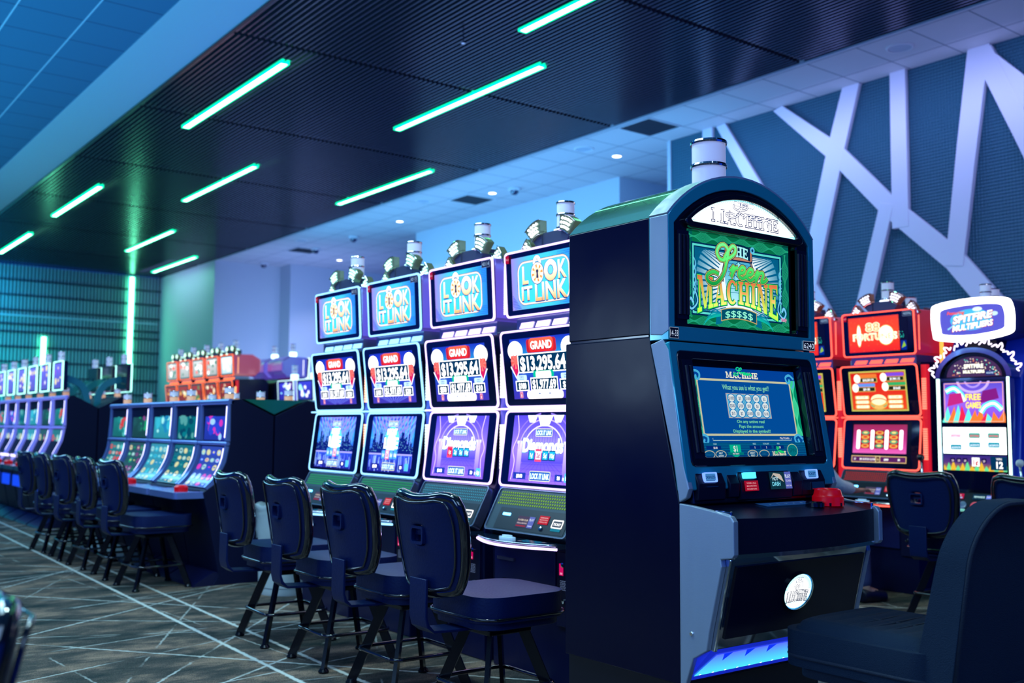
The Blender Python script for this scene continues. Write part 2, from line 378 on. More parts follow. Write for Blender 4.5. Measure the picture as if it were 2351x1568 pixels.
# carpet
def carpet():
    m = bpy.data.materials.new('carpet'); m.use_nodes = True; nt = m.node_tree; b = nt.nodes['Principled BSDF']; b.inputs['Roughness'].default_value = .95
    b.inputs['Specular IOR Level'].default_value = .1
    N = nt.nodes.new; L = nt.links.new
    tc = N('ShaderNodeTexCoord'); sp = N('ShaderNodeSeparateXYZ'); L(tc.outputs['Object'], sp.inputs[0])
    def mth(op, a, c=None):
        n = N('ShaderNodeMath'); n.operation = op
        for i, v in enumerate((a, c)):
            if v is None: continue
            if isinstance(v, (int, float)): n.inputs[i].default_value = v
            else: L(v, n.inputs[i])
        return n.outputs[0]
    nz = N('ShaderNodeTexNoise'); nz.inputs['Scale'].default_value = 28; L(tc.outputs['Object'], nz.inputs['Vector'])
    jit = mth('MULTIPLY', mth('SUBTRACT', nz.outputs[0], .5), .022)
    nb = N('ShaderNodeTexNoise'); nb.inputs['Scale'].default_value = 3.1; L(tc.outputs['Object'], nb.inputs['Vector'])
    tot = None
    fams = [(-1.5, 1.9, 2.37, .022, 1.0, 0), (-1.5, 1.9, 2.12, .022, 1.0, 0), (-41, 2.3, .3, .013, .7, .35), (-56, 1.7, .5, .014, .75, .3), (38, 1.35, .9, .015, .8, .3), (52, 2.1, .2, .013, .7, .35),
            (-80, 1.25, .6, .012, .6, .4), (-71, 1.6, .1, .012, .7, .4), (80, 1.5, .45, .010, .5, .42), (4, 1.0, .8, .010, .45, .46), (-28, 1.2, .2, .010, .5, .45), (65, 1.9, .75, .012, .6, .35)]
    for ang, per, off, w, st, br in fams:
        a = math.radians(ang)
        u = mth('ADD', mth('MULTIPLY', sp.outputs[0], math.cos(a)), mth('MULTIPLY', sp.outputs[1], math.sin(a)))
        u = mth('ADD', mth('SUBTRACT', u, off), jit)
        d = mth('PINGPONG', u, per / 2)
        mr = N('ShaderNodeMapRange'); mr.inputs[1].default_value = w * .75; mr.inputs[2].default_value = w * .35; mr.inputs[3].default_value = 0; mr.inputs[4].default_value = st
        L(d, mr.inputs[0]); v = mr.outputs[0]
        if br:
            g = N('ShaderNodeMapRange'); g.inputs[1].default_value = br; g.inputs[2].default_value = br + .12; L(nb.outputs[0], g.inputs[0]); v = mth('MULTIPLY', v, g.outputs[0])
        tot = v if tot is None else mth('MAXIMUM', tot, v)
    n2 = N('ShaderNodeTexNoise'); n2.inputs['Scale'].default_value = 1.6; n2.inputs['Detail'].default_value = 6; n2.inputs['Roughness'].default_value = .7
    mp = N('ShaderNodeMapping'); mp.inputs['Scale'].default_value = (1, 2.2, 1); mp.inputs['Rotation'].default_value = (0, 0, .8); L(tc.outputs['Object'], mp.inputs[0]); L(mp.outputs[0], n2.inputs['Vector'])
    r = N('ShaderNodeValToRGB'); e = r.color_ramp.elements; e[0].position = .36; e[0].color = (.02, .035, .035, 1); e[1].position = .64; e[1].color = (.32, .215, .155, 1)
    x = e.new(.5); x.color = (.09, .08, .07, 1); L(n2.outputs[0], r.inputs[0])
    n3 = N('ShaderNodeTexNoise'); n3.inputs['Scale'].default_value = 160; L(tc.outputs['Object'], n3.inputs['Vector'])
    mr = N('ShaderNodeMapRange'); mr.inputs[1].default_value = .3; mr.inputs[2].default_value = .7; mr.inputs[3].default_value = .45; mr.inputs[4].default_value = 1.5; L(n3.outputs[0], mr.inputs[0])
    mm = N('ShaderNodeMix'); mm.data_type = 'RGBA'; mm.blend_type = 'MULTIPLY'; mm.inputs[0].default_value = 1; L(r.outputs[0], mm.inputs[6]); L(mr.outputs[0], mm.inputs[7])
    m2 = N('ShaderNodeMix'); m2.data_type = 'RGBA'; m2.inputs[7].default_value = (.66, .68, .62, 1); L(tot, m2.inputs[0]); L(mm.outputs[2], m2.inputs[6])
    L(m2.outputs[2], b.inputs['Base Color'])
    bp = N('ShaderNodeBump'); bp.inputs['Strength'].default_value = .4; bp.inputs['Distance'].default_value = .01; L(n3.outputs[0], bp.inputs['Height']); L(bp.outputs[0], b.inputs['Normal'])
    return m
struct(ob('floor', box(NB(), -8, 16, -6, 30, -.1, 0), carpet()))
# ceilings (one plane): tiles on the left, painted band, slats, tiles on the right
struct(ob('ceiling_tiles_left', box(NB(), -8, 3.14, -6, 28.2, ZC, ZC + .1), tile_mat('ceiling_tile_blue', (.05, .26, .42), (.02, .08, .18), .62, .622, 1.945, 3.49 + .1, .016, linex=(.5, .9, 1))))
struct(ob('ceiling_band', box(NB(), 3.14, 3.80, -6, 28.2, ZC - .01, ZC + .1), mat('band_paint', (.5, .82, .88), .6)))
struct(ob('ceiling_tiles_right', box(NB(), 9.12, 14.5, -6, 28.2, ZC, ZC + .1), tile_mat('ceiling_tile', (.62, .62, .66), (.14, .18, .26), .65, .615, 9.832, 6.15, .014)))
# slatted ceiling
bm = NB(); sp_ = .063; nx = int((9.10 - 3.84) / sp_)
joints = [6.77 + 3.036 * k for k in range(-4, 8)]
for i in range(nx + 1):
    x = 3.86 + i * sp_
    for a, b in zip(joints, joints[1:]):
        b = min(b, 27.9)
        if a < b: box(bm, x, x + .017, a + .03, b - .03, ZC, ZC + .05)
slats = mat('slat_paint', (.17, .16, .24), .22, .75)
struct(ob('ceiling_slats', bm, slats))
bm = NB(); box(bm, 3.80, 9.12, -6, 28.2, ZC + .12, ZC + .2)
for j in joints: box(bm, 3.82, 9.10, j - .012, j + .012, ZC + .03, ZC + .06)
struct(ob('ceiling_slats_backing', bm, mat('slat_backing', (.004, .005, .01), .6)))
bm = NB(); box(bm, 3.80, 3.835, -6, 28, ZC - .025, ZC + .12); struct(ob('trim_1', bm, mat('dark_trim', (.01, .015, .03), .3)))
bm = NB(); box(bm, 9.09, 9.125, -6, 28, ZC - .02, ZC + .12); struct(ob('trim_2', bm, mat('light_trim', (.6, .62, .68), .5)))
# far slatted wall
SW = mat('wall_slats', (.35, .55, .6), .35, bump=(8, .05))
bm = NB(); x = -4.0
while x < 9.05:
    box(bm, x, x + .045, 27.84, 27.95, 0, ZC); x += .085
for z in (4.84, 4.46, 4.08, 3.73, 3.535, 3.155, 2.78, 2.40, 2.02, 1.6, 1.2): box(bm, -4, 9.1, 27.80, 27.84, z - .02, z + .02, 1)
struct(ob('wall_far', bm, [SW, mat('wall_slat_bars', (.01, .03, .06), .5)]))
wallbox('wall_far_backing', -8, 9.12, 27.96, 28.2, 0, ZC, mat('wall_back_dark', (.03, .08, .12), .8))
bm = NB(); box(bm, -4, 9.05, 27.785, 27.84, 3.925, 3.965); struct(ob('trim_3', bm, mat('reflection_pale', (.5, .7, .8), .3)))  # bright reflection line across the slatted wall, built as a pale strip
WALL = mat('wall_paint', (.62, .64, .70), .75, bump=(60, .03))
wallbox('wall_far_right', 9.10, 9.3, 23.9, 28.2, 0, ZC, WALL)
wallbox('wall_back_left', 9.3, 10.8, 23.9, 24.1, 0, ZC, WALL)
wallbox('wall_back_corner', 10.8, 11.0, 23.3, 24.1, 0, ZC, WALL)
wallbox('wall_back', 11.0, 14.5, 23.3, 23.5, 0, ZC, WALL)
wallbox('wall_block', 11.05, 14.5, 11.75, 17.86, 0, ZC, WALL)
def emboss():
    m = bpy.data.materials.new('embossed_panel'); m.use_nodes = True; nt = m.node_tree; b = nt.nodes['Principled BSDF']
    b.inputs['Base Color'].default_value = (.03, .14, .21, 1); b.inputs['Roughness'].default_value = .42; b.inputs['Metallic'].default_value = .2
    N = nt.nodes.new; L = nt.links.new; tc = N('ShaderNodeTexCoord'); mp = N('ShaderNodeMapping'); mp.inputs['Rotation'].default_value = (math.radians(45), 0, 0); L(tc.outputs['Object'], mp.inputs[0])
    sp = N('ShaderNodeSeparateXYZ'); L(mp.outputs[0], sp.inputs[0]); hs = []
    for ch in (1, 2):
        s = N('ShaderNodeMath'); s.operation = 'MULTIPLY'; s.inputs[1].default_value = 2 * PI / .05; L(sp.outputs[ch], s.inputs[0])
        n = N('ShaderNodeMath'); n.operation = 'SINE'; L(s.outputs[0], n.inputs[0]); hs.append(n.outputs[0])
    mu = N('ShaderNodeMath'); mu.operation = 'MULTIPLY'; L(hs[0], mu.inputs[0]); L(hs[1], mu.inputs[1])
    bp = N('ShaderNodeBump'); bp.inputs['Strength'].default_value = .9; bp.inputs['Distance'].default_value = .012; L(mu.outputs[0], bp.inputs['Height']); L(bp.outputs[0], b.inputs['Normal'])
    return m
wallbox('wall_right', 10.2, 10.45, -6, 9.80, 0, ZC, emboss())
bm = NB(); box(bm, 10.185, 10.46, 9.80, 9.86, 0, ZC); struct(ob('trim_4', bm, mat('light_trim')))
# white branch trims on the right wall (y, z centre lines)
BR = mat('branch_paint', (.72, .74, .84), .5)
def branch(k, pts, w0, w1=None):
    w1 = w1 or w0; n = len(pts); A = []; B = []
    for i, (y, z) in enumerate(pts):
        a = pts[max(i - 1, 0)]; c = pts[min(i + 1, n - 1)]; dy, dz = c[0] - a[0], c[1] - a[1]; L = math.hypot(dy, dz)
        w = (w0 + (w1 - w0) * i / (n - 1)) / 2
        A.append((y - dz / L * w, min(z + dy / L * w, ZC))); B.append((y + dz / L * w, min(z - dy / L * w, ZC)))
    bm = NB(); prism(bm, A + B[::-1], 10.15 - .002 * k, 10.2, 'x'); struct(ob('trim_%d' % (5 + k), bm, BR, bev=.004))
branch(0, [(9.09, 5.25), (9.13, 4.3), (9.2, 2.5)], .17)
branch(1, [(8.86, 5.25), (8.31, 4.31), (7.3, 2.6), (6.6, 1.4)], .17)
branch(2, [(7.93, 5.26), (7.13, 4.49), (6.44, 3.72), (5.68, 3.01), (5.2, 2.4), (4.4, 1.4)], .2, .26)
branch(3, [(6.88, 5.26), (7.11, 4.48), (7.36, 3.58), (7.60, 2.67), (7.9, 1.5)], .24)
branch(4, [(6.28, 5.25), (6.285, 4.4), (6.29, 3.45)], .19, .2)
branch(5, [(6.45, 3.75), (6.76, 2.69), (7.1, 1.5)], .17, .2)
branch(6, [(5.34, 5.26), (5.5, 4.2), (5.68, 2.95)], .24, .2)
branch(7, [(5.36, 5.2), (4.63, 4.33), (3.9, 3.4), (3.0, 2.2)], .22, .3)
branch(8, [(5.3, 5.16), (4.9, 4.2), (4.5, 3.2), (4.1, 2.0)], .2, .22)

# ------------------------------------------------------------------ ceiling and wall light bars
LEDC = glow('led_core', (.7, 3.2, 1.7), 4.5)
LEDV = glow('led_core_wall', (.5, 3.2, 1.6), 5)
LEDE = glow('led_halo', (.0, .95, .42), 2.0)  # green halo around the bars, built as a glowing rim
def bar(loc, L, label, vert=False, g='green linear lights in the slatted ceiling', w=.085):
    t = thing('linear_light', label, 'light', loc, 0, g)
    bm = NB(); box(bm, -w / 2, w / 2, -.012, .0, 0, L) if vert else box(bm, -w / 2, w / 2, 0, L, -.012, 0)
    ob('diffuser', bm, LEDV if vert else LEDC, t)
    bm = NB(); e = .009
    for s in (-1, 1):
        x0, x1 = (w / 2, w / 2 + e) if s > 0 else (-w / 2 - e, -w / 2)
        box(bm, x0, x1, -.016, .03, -e, L + e) if vert else box(bm, x0, x1, -e, L + e, -.02, .03)
    if vert: box(bm, -w / 2, w / 2, -.016, .03, -e, 0); box(bm, -w / 2, w / 2, -.016, .03, L, L + e)
    else: box(bm, -w / 2, w / 2, -e, 0, -.02, .03); box(bm, -w / 2, w / 2, L, L + e, -.02, .03)
    ob('halo_rim', bm, LEDE, t); return t
LBARS = [(4.63, 10.27, 13.38, 'green ceiling light bar nearest the painted band, upper left'), (6.91, 8.59, 11.69, 'long green ceiling light bar above the middle of the blue machines'),
        (8.47, 13.28, 16.35, 'green ceiling light bar near the tiled strip above the padlock machines'), (6.2, 14.74, 17.85, 'green ceiling light bar in the middle of the slats, left of centre'),
        (4.7, 17.63, 20.76, 'green ceiling light bar on the left, third from the far slatted wall'), (7.01, 20.8, 23.9, 'green ceiling light bar just before the tall vertical wall light'),
        (8.55, 23.7, 26.8, 'farthest green ceiling light bar beside the plain wall'), (6.13, 4.85, 7.93, 'green ceiling light bar cut by the top edge of the picture'),
        (4.77, 23.0, 26.1, 'green ceiling light bar at the left edge near the far wall'),
        (4.63, 2.9, 6.0, 'green ceiling light bar above the big green machine, out of the picture')]
for x, y0, y1, lb in LBARS:
    bar((x, y0, ZC - .005), y1 - y0, lb)
bar((8.3, 27.74, 2.41), 2.75, 'tall green vertical light bar on the slatted far wall', True, 'green vertical lights on the far wall', .11)
bar((6.17, 27.74, 1.6), 1.83, 'shorter green vertical light bar rising behind the machines', True, 'green vertical lights on the far wall', .11)
GRY = mat('speaker_grille', (.42, .44, .5), .7)
def speaker(x, y, lb):
    t = thing('ceiling_speaker', lb, 'speaker', (x, y, ZC), 0, 'round ceiling speakers')
    bm = NB(); lathe(bm, [(.115, -.006), (.115, -.004)], n=32); ob('grille', bm, mat('grille_grey', (.45, .5, .6), .6), t)
    bm = NB(); lathe(bm, [(.115, -.001), (.118, -.012), (.135, -.012), (.145, 0)], n=32, cap=False); ob('rim', bm, WHITEP, t, smooth=0)
speaker(9.53, 5.86, 'round white ceiling speaker near the branch pattern wall')
speaker(9.53, 10.87, 'round white ceiling speaker near the black vent beside the branch wall')
speaker(9.54, 15.2, 'round white ceiling speaker left of the middle vent')
speaker(9.57, 20.15, 'round white ceiling speaker farthest away on the tiled strip')
DLM = glow('downlight_lens', (1, 1, .95), 6)
for (x, y), lb in zip(DOWN, ('recessed round downlight nearest the branch wall', 'recessed downlight beside the middle vent and dome camera', 'recessed downlight above the padlock machines', 'farthest recessed downlight near the back wall')):
    t = thing('downlight', lb, 'light', (x, y, ZC), 0, 'recessed downlights')
    ob('lens', lathe(NB(), [(.065, -.006), (.065, -.003)], n=24), DLM, t); ob('rim', lathe(NB(), [(.066, -.001), (.068, -.01), (.08, -.008), (.085, 0)], n=24, cap=False), WHITEP, t, smooth=0)
VB = mat('vent_black', (.02, .03, .05), .6)
for x0, y0, lb in [(9.19, 9.22, 'square black ceiling vent beside the branch wall'), (9.85, 14.28, 'square black ceiling vent between speaker and downlight'), (9.86, 20.95, 'farthest square black ceiling vent')]:
    t = thing('ceiling_vent', lb, 'vent', (x0, y0, ZC), 0, 'square black ceiling vents')
    bm = NB(); box(bm, .02, .6, .02, .58, -.006, -.001)
    for k in range(12): box(bm, .03, .59, .04 + k * .045, .046 + k * .045, -.01, -.004)
    ob('grille', bm, VB, t)
    bm = NB(); ring(bm, rr(0, 0, .62, .60, .005, 1), rr(.02, .02, .6, .58, .004, 1), -.012, 0)
    for v in bm.verts: v.co = Vector((v.co.x, v.co.z, v.co.y))
    ob('frame', bm, WHITEP, t)
for x, y, lb in [(10.22, 13.42, 'dome security camera beside the middle downlight'), (10.23, 19.03, 'dome security camera above the far padlock machines'), (10.26, 20.85, 'small dome security camera touching the farthest vent'), (10.22, 23.6, 'farthest dome security camera by the back wall')]:
    t = thing('dome_camera', lb, 'camera', (x, y, ZC), 0, 'dome security cameras')
    ob('housing', lathe(NB(), [(.11, 0), (.11, -.03), (.08, -.05)][::-1], n=24), WHITEP, t, smooth=30)
    bm = NB(); lathe(bm, [(.001, -.125), (.04, -.115), (.065, -.085), (.075, -.05)], n=20); ob('dome', bm, mat('smoked_dome', (.005, .02, .08), .05, coat=1), t, smooth=30)
t = thing('sprinkler', 'small sprinkler head under the dark slats, top centre', 'sprinkler', (5.72, 8.39, ZC - .07))
ob('pipe', lathe(NB(), [(.008, -.02), (.008, .1)], n=10), CHROME, t); ob('deflector', lathe(NB(), [(.02, -.03), (.02, -.024)], n=12), CHROME, t)

# ------------------------------------------------------------------ shared small builders
def candle(parent, x, y, z, r, h, name='candle_lamp', lit=None, n=20):
    """stacked tower lamp: chrome rings and white lenses"""
    o = ob(name, lathe(NB(), [(r * .93, z), (r * .93, z + h * .46)], x, y, n), lit or CANDLEW, parent, smooth=30)
    ob('lens', lathe(NB(), [(r * .93, z + h * .53), (r * .93, z + h * .93)], x, y, n), CANDLEW, o, smooth=30)
    for a, b in ((-.08, .02), (.46, .53), (.93, 1.0)): ob('ring', lathe(NB(), [(r, z + h * a), (r * 1.03, z + h * (a + b) / 2), (r, z + h * b)], x, y, n), CHROME, o, smooth=30)
    return o
def person(label, loc, rz, J, E, R, shirt, jeans, hair_c, hand_side=1, cat='person', group=None, skinc=(.45, .26, .2)):
    t = thing('person', label, cat, loc, rz, group)
    def skin(name, m, keys, grow=0., root=None, sub=2):
        me = bpy.data.meshes.new(name); idx = {k: i for i, k in enumerate(keys)}
        me.from_pydata([J[k] for k in keys], [(idx[a], idx[b]) for a, b in E if a in idx and b in idx], [])
        o = bpy.data.objects.new(name, me); COL.objects.link(o); o.parent = t; me.materials.append(m)
        s = o.modifiers.new('skin', 'SKIN'); s.use_smooth_shade = True
        o.modifiers.new('sub', 'SUBSURF').levels = sub; o.modifiers['sub'].render_levels = sub
        for i, k in enumerate(keys):
            r = R[k]; r = (r, r) if not isinstance(r, tuple) else r
            me.skin_vertices[0].data[i].radius = (r[0] + grow, r[1] + grow); me.skin_vertices[0].data[i].use_root = (k == root)
        return o
    SK = mat('skin_%d' % int(skinc[0] * 100), skinc, .5)
    body = skin('body', SK, list(J), 0, 'pelvis')
    tors = [k for k in J if k in ('pelvis', 'belly', 'chest', 'upper', 'collar', 'shL', 'shR', 'elL', 'elR', 'cuL', 'cuR')]
    skin('shirt', shirt, tors, .014, 'pelvis')
    legs = [k for k in J if k in ('pelvis', 'hipL', 'hipR', 'knL', 'knR', 'anL', 'anR')]
    skin('jeans', jeans, legs, .013, 'pelvis')
    for sd in 'LR':
        a, b_ = J['an' + sd], J['to' + sd]; bm = NB(); d = (Vector(b_) - Vector(a)); d.z = 0; d.normalize(); c0 = Vector(a) - d * .04
        tube(bm, catmull([(c0.x, c0.y, .05), (a[0], a[1], .052), ((a[0] + b_[0]) / 2, (a[1] + b_[1]) / 2, .045), (b_[0], b_[1], .035), (b_[0] + d.x * .05, b_[1] + d.y * .05, .028)], 4), [.03] + [.05] * 8 + [.046] * 6 + [.026] * 2, 12); ob('shoe', bm, BLACKP, t, smooth=0)
    hx, hy, hz = J['head']
    bm = NB(); sphere(bm, (hx, hy - .02, hz + .03), .105, 12, .84, 1.0, 1.08); ob('hair', bm, hair_c, t, smooth=0)
    bm = NB()
    for s in (-1, 1): sphere(bm, (hx + s * .03, hy + .088, hz + .012), .011, 6)
    ob('eye', bm, mat('eye_white', (.6, .6, .65), .2), t, smooth=0)
    bm = NB(); prism(bm, [(hy + .085, hz + .02), (hy + .118, hz - .025), (hy + .085, hz - .035)], hx - .012, hx + .012, 'x'); ob('nose', bm, SK, t)
    bm = NB(); box(bm, hx - .024, hx + .024, hy + .085, hy + .097, hz - .06, hz - .05); ob('mouth', bm, mat('lips', (.4, .12, .12), .5), t)
    bm = NB()
    for s in (-1, 1): sphere(bm, (hx + s * .082, hy, hz), .026, 6, .4, .7, 1.1)
    ob('ear', bm, SK, t, smooth=0)
    return t
def hand(J, E, R, s, wrist, d):
    """five finger hand reaching along local +y, palm down; s = side (+1 right)"""
    wx, wy, wz = wrist; sd = 'R' if s > 0 else 'L'
    J['wr' + sd] = wrist; J['pm' + sd] = (wx, wy + .045, wz - .002); R['wr' + sd] = (.026, .02); R['pm' + sd] = (.036, .015)
    E += [('cu' + sd, 'wr' + sd), ('wr' + sd, 'pm' + sd)]
    for i, (ox, ln) in enumerate(((-.03, .07), (-.01, .08), (.01, .074), (.028, .058))):
        a, b, c = ['f%s%d%s' % (sd, i, q) for q in 'abc']
        x = wx + ox * s; y = wy + .085
        J[a] = (x, y, wz + .004); J[b] = (x + ox * .15 * s, y + ln * .5, wz - .002); J[c] = (x + ox * .2 * s, y + ln * .85, wz - .022)
        R[a], R[b], R[c] = .0095, .0085, .007; E += [('pm' + sd, a), (a, b), (b, c)]
    a, b, c = ['t%s%s' % (sd, q) for q in 'abc']
    J[a] = (wx - .035 * s, wy + .03, wz - .004); J[b] = (wx - .06 * s, wy + .06, wz - .012); J[c] = (wx - .068 * s, wy + .085, wz - .02)
    R[a], R[b], R[c] = .012, .010, .008; E += [('wr' + sd, a), (a, b), (b, c)]
def seated(reachR, reachL, kneeR=(.17, .42, .50), kneeL=(-.17, .42, .52), ankR=(.2, .40, .09), ankL=(-.2, .38, .09), seat=.6, lean=.08):
    J = {'pelvis': (0, 0, seat + .1), 'belly': (0, .02, seat + .24), 'chest': (0, lean, seat + .40), 'upper': (0, lean + .01, seat + .5), 'collar': (0, lean + .02, seat + .56), 'neck': (0, lean + .035, seat + .62),
         'jaw': (0, lean + .06, seat + .67), 'head': (0, lean + .05, seat + .74), 'crown': (0, lean + .04, seat + .80),
         'hipR': (.1, .05, seat + .07), 'hipL': (-.1, .05, seat + .07), 'knR': kneeR, 'knL': kneeL, 'anR': ankR, 'anL': ankL,
         'toR': (ankR[0] + .02, ankR[1] + .15, .045), 'toL': (ankL[0] - .02, ankL[1] + .15, .045),
         'shR': (.18, lean, seat + .52), 'shL': (-.18, lean, seat + .52)}
    R = {'pelvis': (.15, .12), 'belly': (.14, .11), 'chest': (.16, .12), 'upper': (.15, .10), 'collar': (.07, .06), 'neck': .05, 'jaw': (.058, .07), 'head': (.078, .095), 'crown': (.055, .065),
         'hipR': .085, 'hipL': .085, 'knR': .06, 'knL': .06, 'anR': .04, 'anL': .04, 'toR': (.042, .03), 'toL': (.042, .03), 'shR': .058, 'shL': .058}
    E = [('pelvis', 'belly'), ('belly', 'chest'), ('chest', 'upper'), ('upper', 'collar'), ('collar', 'neck'), ('neck', 'jaw'), ('jaw', 'head'), ('head', 'crown'), ('pelvis', 'hipR'), ('pelvis', 'hipL'), ('hipR', 'knR'), ('hipL', 'knL'),
         ('knR', 'anR'), ('knL', 'anL'), ('anR', 'toR'), ('anL', 'toL'), ('upper', 'shR'), ('upper', 'shL')]
    for s, sd, w in ((1, 'R', reachR), (-1, 'L', reachL)):
        sh = J['sh' + sd]; el = ((sh[0] + w[0]) / 2 + s * .05, (sh[1] + w[1]) / 2 - .03, (sh[2] + w[2]) / 2 - .09)
        cu = tuple(a + (b - a) * .8 for a, b in zip(el, w))
        J['el' + sd] = el; J['cu' + sd] = cu; R['el' + sd] = .042; R['cu' + sd] = .03; E += [('sh' + sd, 'el' + sd), ('el' + sd, 'cu' + sd)]
        hand(J, E, R, s, w, None)
    return J, E, R

# ------------------------------------------------------------------ stools
def back_mesh(hw_t, hw_b, h, curve, k=.34, nu=14, nv=12, hole=True, lean=.05):
    """curved pad in xz, facing +y; returns bmesh surface and rim points"""
    bm = NB(); P = {}
    def f(i, j):
        u = -1 + 2 * i / nu; v = -1 + 2 * j / nv
        x = u * math.sqrt(max(0, 1 - k * v * v * abs(v))); z = v * math.sqrt(max(0, 1 - k * u * u * abs(u) * .8))
        hw = hw_b + (hw_t - hw_b) * min(1, ((z + 1) / 2) ** .8)
        Z = (z + 1) / 2 * h
        if z > .3: Z -= .018 * (1 - min(1, abs(u) * 1.3) ** 2) * (z - .3) / .7 * 1.4 - .008
        return Vector((x * hw, curve * (x * x) - lean * (Z / h), Z))
    for i in range(nu + 1):
        for j in range(nv + 1): P[i, j] = bm.verts.new(f(i, j))
    for i in range(nu):
        for j in range(nv):
            if hole and nu // 2 - 1 <= i <= nu // 2 and nv // 2 <= j <= nv // 2 + 1: continue
            bm.faces.new((P[i, j], P[i + 1, j], P[i + 1, j + 1], P[i, j + 1]))
    rim = [f(i, 0) for i in range(nu)] + [f(nu, j) for j in range(nv)] + [f(i, nv) for i in range(nu, 0, -1)] + [f(0, j) for j in range(nv, 0, -1)]
    cen = (f(nu / 2, nv / 2 + 1))
    return bm, rim, cen
def stool_proto():
    t = thing('bar_stool', 'x', 'stool')
    # cushion
    bm = NB(); prism(bm, rr(-.225, -.215, .225, .235, .11, 8), .445, .548, 'z')
    o = ob('seat_cushion', bm, VINYL, t, smooth=0); b = o.modifiers.new('b', 'BEVEL'); b.width = .05; b.segments = 7; b.limit_method = 'ANGLE'; b.angle_limit = math.radians(50)
    s = ob('piping', tube(NB(), [(p[0] * 1.0, p[1] * 1.0, .462) for p in rr(-.226, -.216, .226, .236, .09, 6)], .006, 6, True), VINYLT, o, smooth=0)
    bm = NB(); prism(bm, rr(-.205, -.195, .205, .215, .09, 6), .415, .458, 'z'); o = ob('seat_shell', bm, VINYL, t, smooth=30, bev=.012)
    # backrest
    bm, rim, cen = back_mesh(.245, .195, .385, .05, .27)
    o = ob('backrest', bm, VINYL, t, (0, -.335, .565), smooth=0)
    s = o.modifiers.new('s', 'SOLIDIFY'); s.thickness = .044; s.offset = 0; b = o.modifiers.new('ss', 'SUBSURF'); b.levels = 2; b.render_levels = 2
    ob('edge_trim', tube(NB(), [p + Vector((0, .0, 0)) for p in rim], .0225, 10, True), VINYLT, t, (0, -.335, .565), smooth=0)
    ob('back_piping', tube(NB(), [Vector((p.x * .93, p.y - .034 - .004, (p.z - .19) * .93 + .19)) for p in rim], .005, 6, True), VINYLT, t, (0, -.335, .565), smooth=0)
    bm = NB(); ring(bm, rr(-.046, -.036, .046, .036, .012, 3), rr(-.036, -.026, .036, .026, .008, 3), -.031, .03); o = ob('handle', bm, VINYL, t, (cen.x, -.335 + cen.y, .565 + cen.z), smooth=30)
    bm = NB(); prism(bm, [(-.036, .0), (.036, .0), (.03, .026), (-.03, .026)], -.012, .01, 'y'); ob('handle_grip', bm, VINYL, o, smooth=30)
    # bracket: flat plate behind the back, curving under the seat
    prof = [(-.385, .62), (-.385, .47), (-.375, .43), (-.34, .405), (-.2, .40), (0, .40)]
    bm = NB()
    A = [(y, z) for y, z in prof]; B = [(y + (.012 if z > .42 else 0), z + (.012 if z <= .43 else 0)) for y, z in prof][::-1]
    prism(bm, A + B, -.06, .06, 'x'); ob('back_bracket', bm, VINYL, t, smooth=40, bev=.003)
    ob('swivel_plate', box(NB(), -.11, .11, -.11, .11, .375, .40), LEGM, t, bev=.005)
    for sx in (-1, 1):
        for sy in (-1, 1):
            l = ob('leg', tube(NB(), [(sx * .085, sy * .085, .385), (sx * .2, sy * .2, .012)], 0, sq=(.009, .022)), LEGM, t)
            ob('foot_cap', lathe(NB(), [(.026, 0), (.028, .008), (.018, .022)], sx * .2, sy * .2, 12), LEGM, l, smooth=30)
    ob('footrest', tube(NB(), [(p[0], p[1], .17) for p in rr(-.185, -.185, .185, .185, .05, 4)], .0095, 8, True), VINYLT, t, smooth=0)
    return t
STOOLS = []
_st = stool_proto(); _first = [True]
def stool(x, y, rz, label, group=None):
    if _first[0]: o = _st; _first[0] = False
    else: o = copy_tree(_st)
    o.location = (x, y, 0); o.rotation_euler = (0, 0, rz); o['label'] = label; o['category'] = 'stool'
    if group: o['group'] = group
    STOOLS.append((x, y)); return o
FX = -PI / 2          # facing world +x
G1 = 'black vinyl stools at the padlock machines'; G2 = 'black vinyl stools along the curved machines'
stool(2.62, 5.60, FX - .05, 'black vinyl stool beside the grey waste bin', G1)
stool(2.62, 4.90, FX - .04, 'second black stool from the waste bin, at the city skyline machines', G1)
stool(2.62, 4.24, FX - .02, 'third black stool from the waste bin, behind the nearest one', G1)
stool(2.60, 3.53, FX, 'nearest of the four black stools at the padlock machines', G1)
for i, (y, lb) in enumerate(((7.96, 'black stool at the near end of the curved machine row, seat fully visible'), (8.64, 'second black stool along the curved machine row'), (9.37, 'third black stool along the curved machine row'),
                             (10.06, 'fourth black stool along the curved machine row'), (10.75, 'farthest black stool along the curved machine row'))):
    stool(2.62, y, FX + .05 * (-1) ** i, lb, G2)
stool(1.22, 8.25, FX + .2, 'black stool mostly cut off at the left edge of the picture, beyond the carpet aisle')
stool(6.36, 3.63, FX - .03, 'black stool in front of the flame machine, right of the red dome button', 'black vinyl stools on the right')
stool(6.36, 2.93, FX - .03, 'black stool cut by the right edge, above the big fabric chair', 'black vinyl stools on the right')
stool(-.03, 1.81, PI / 2, 'blurred black stool back in the bottom left corner')

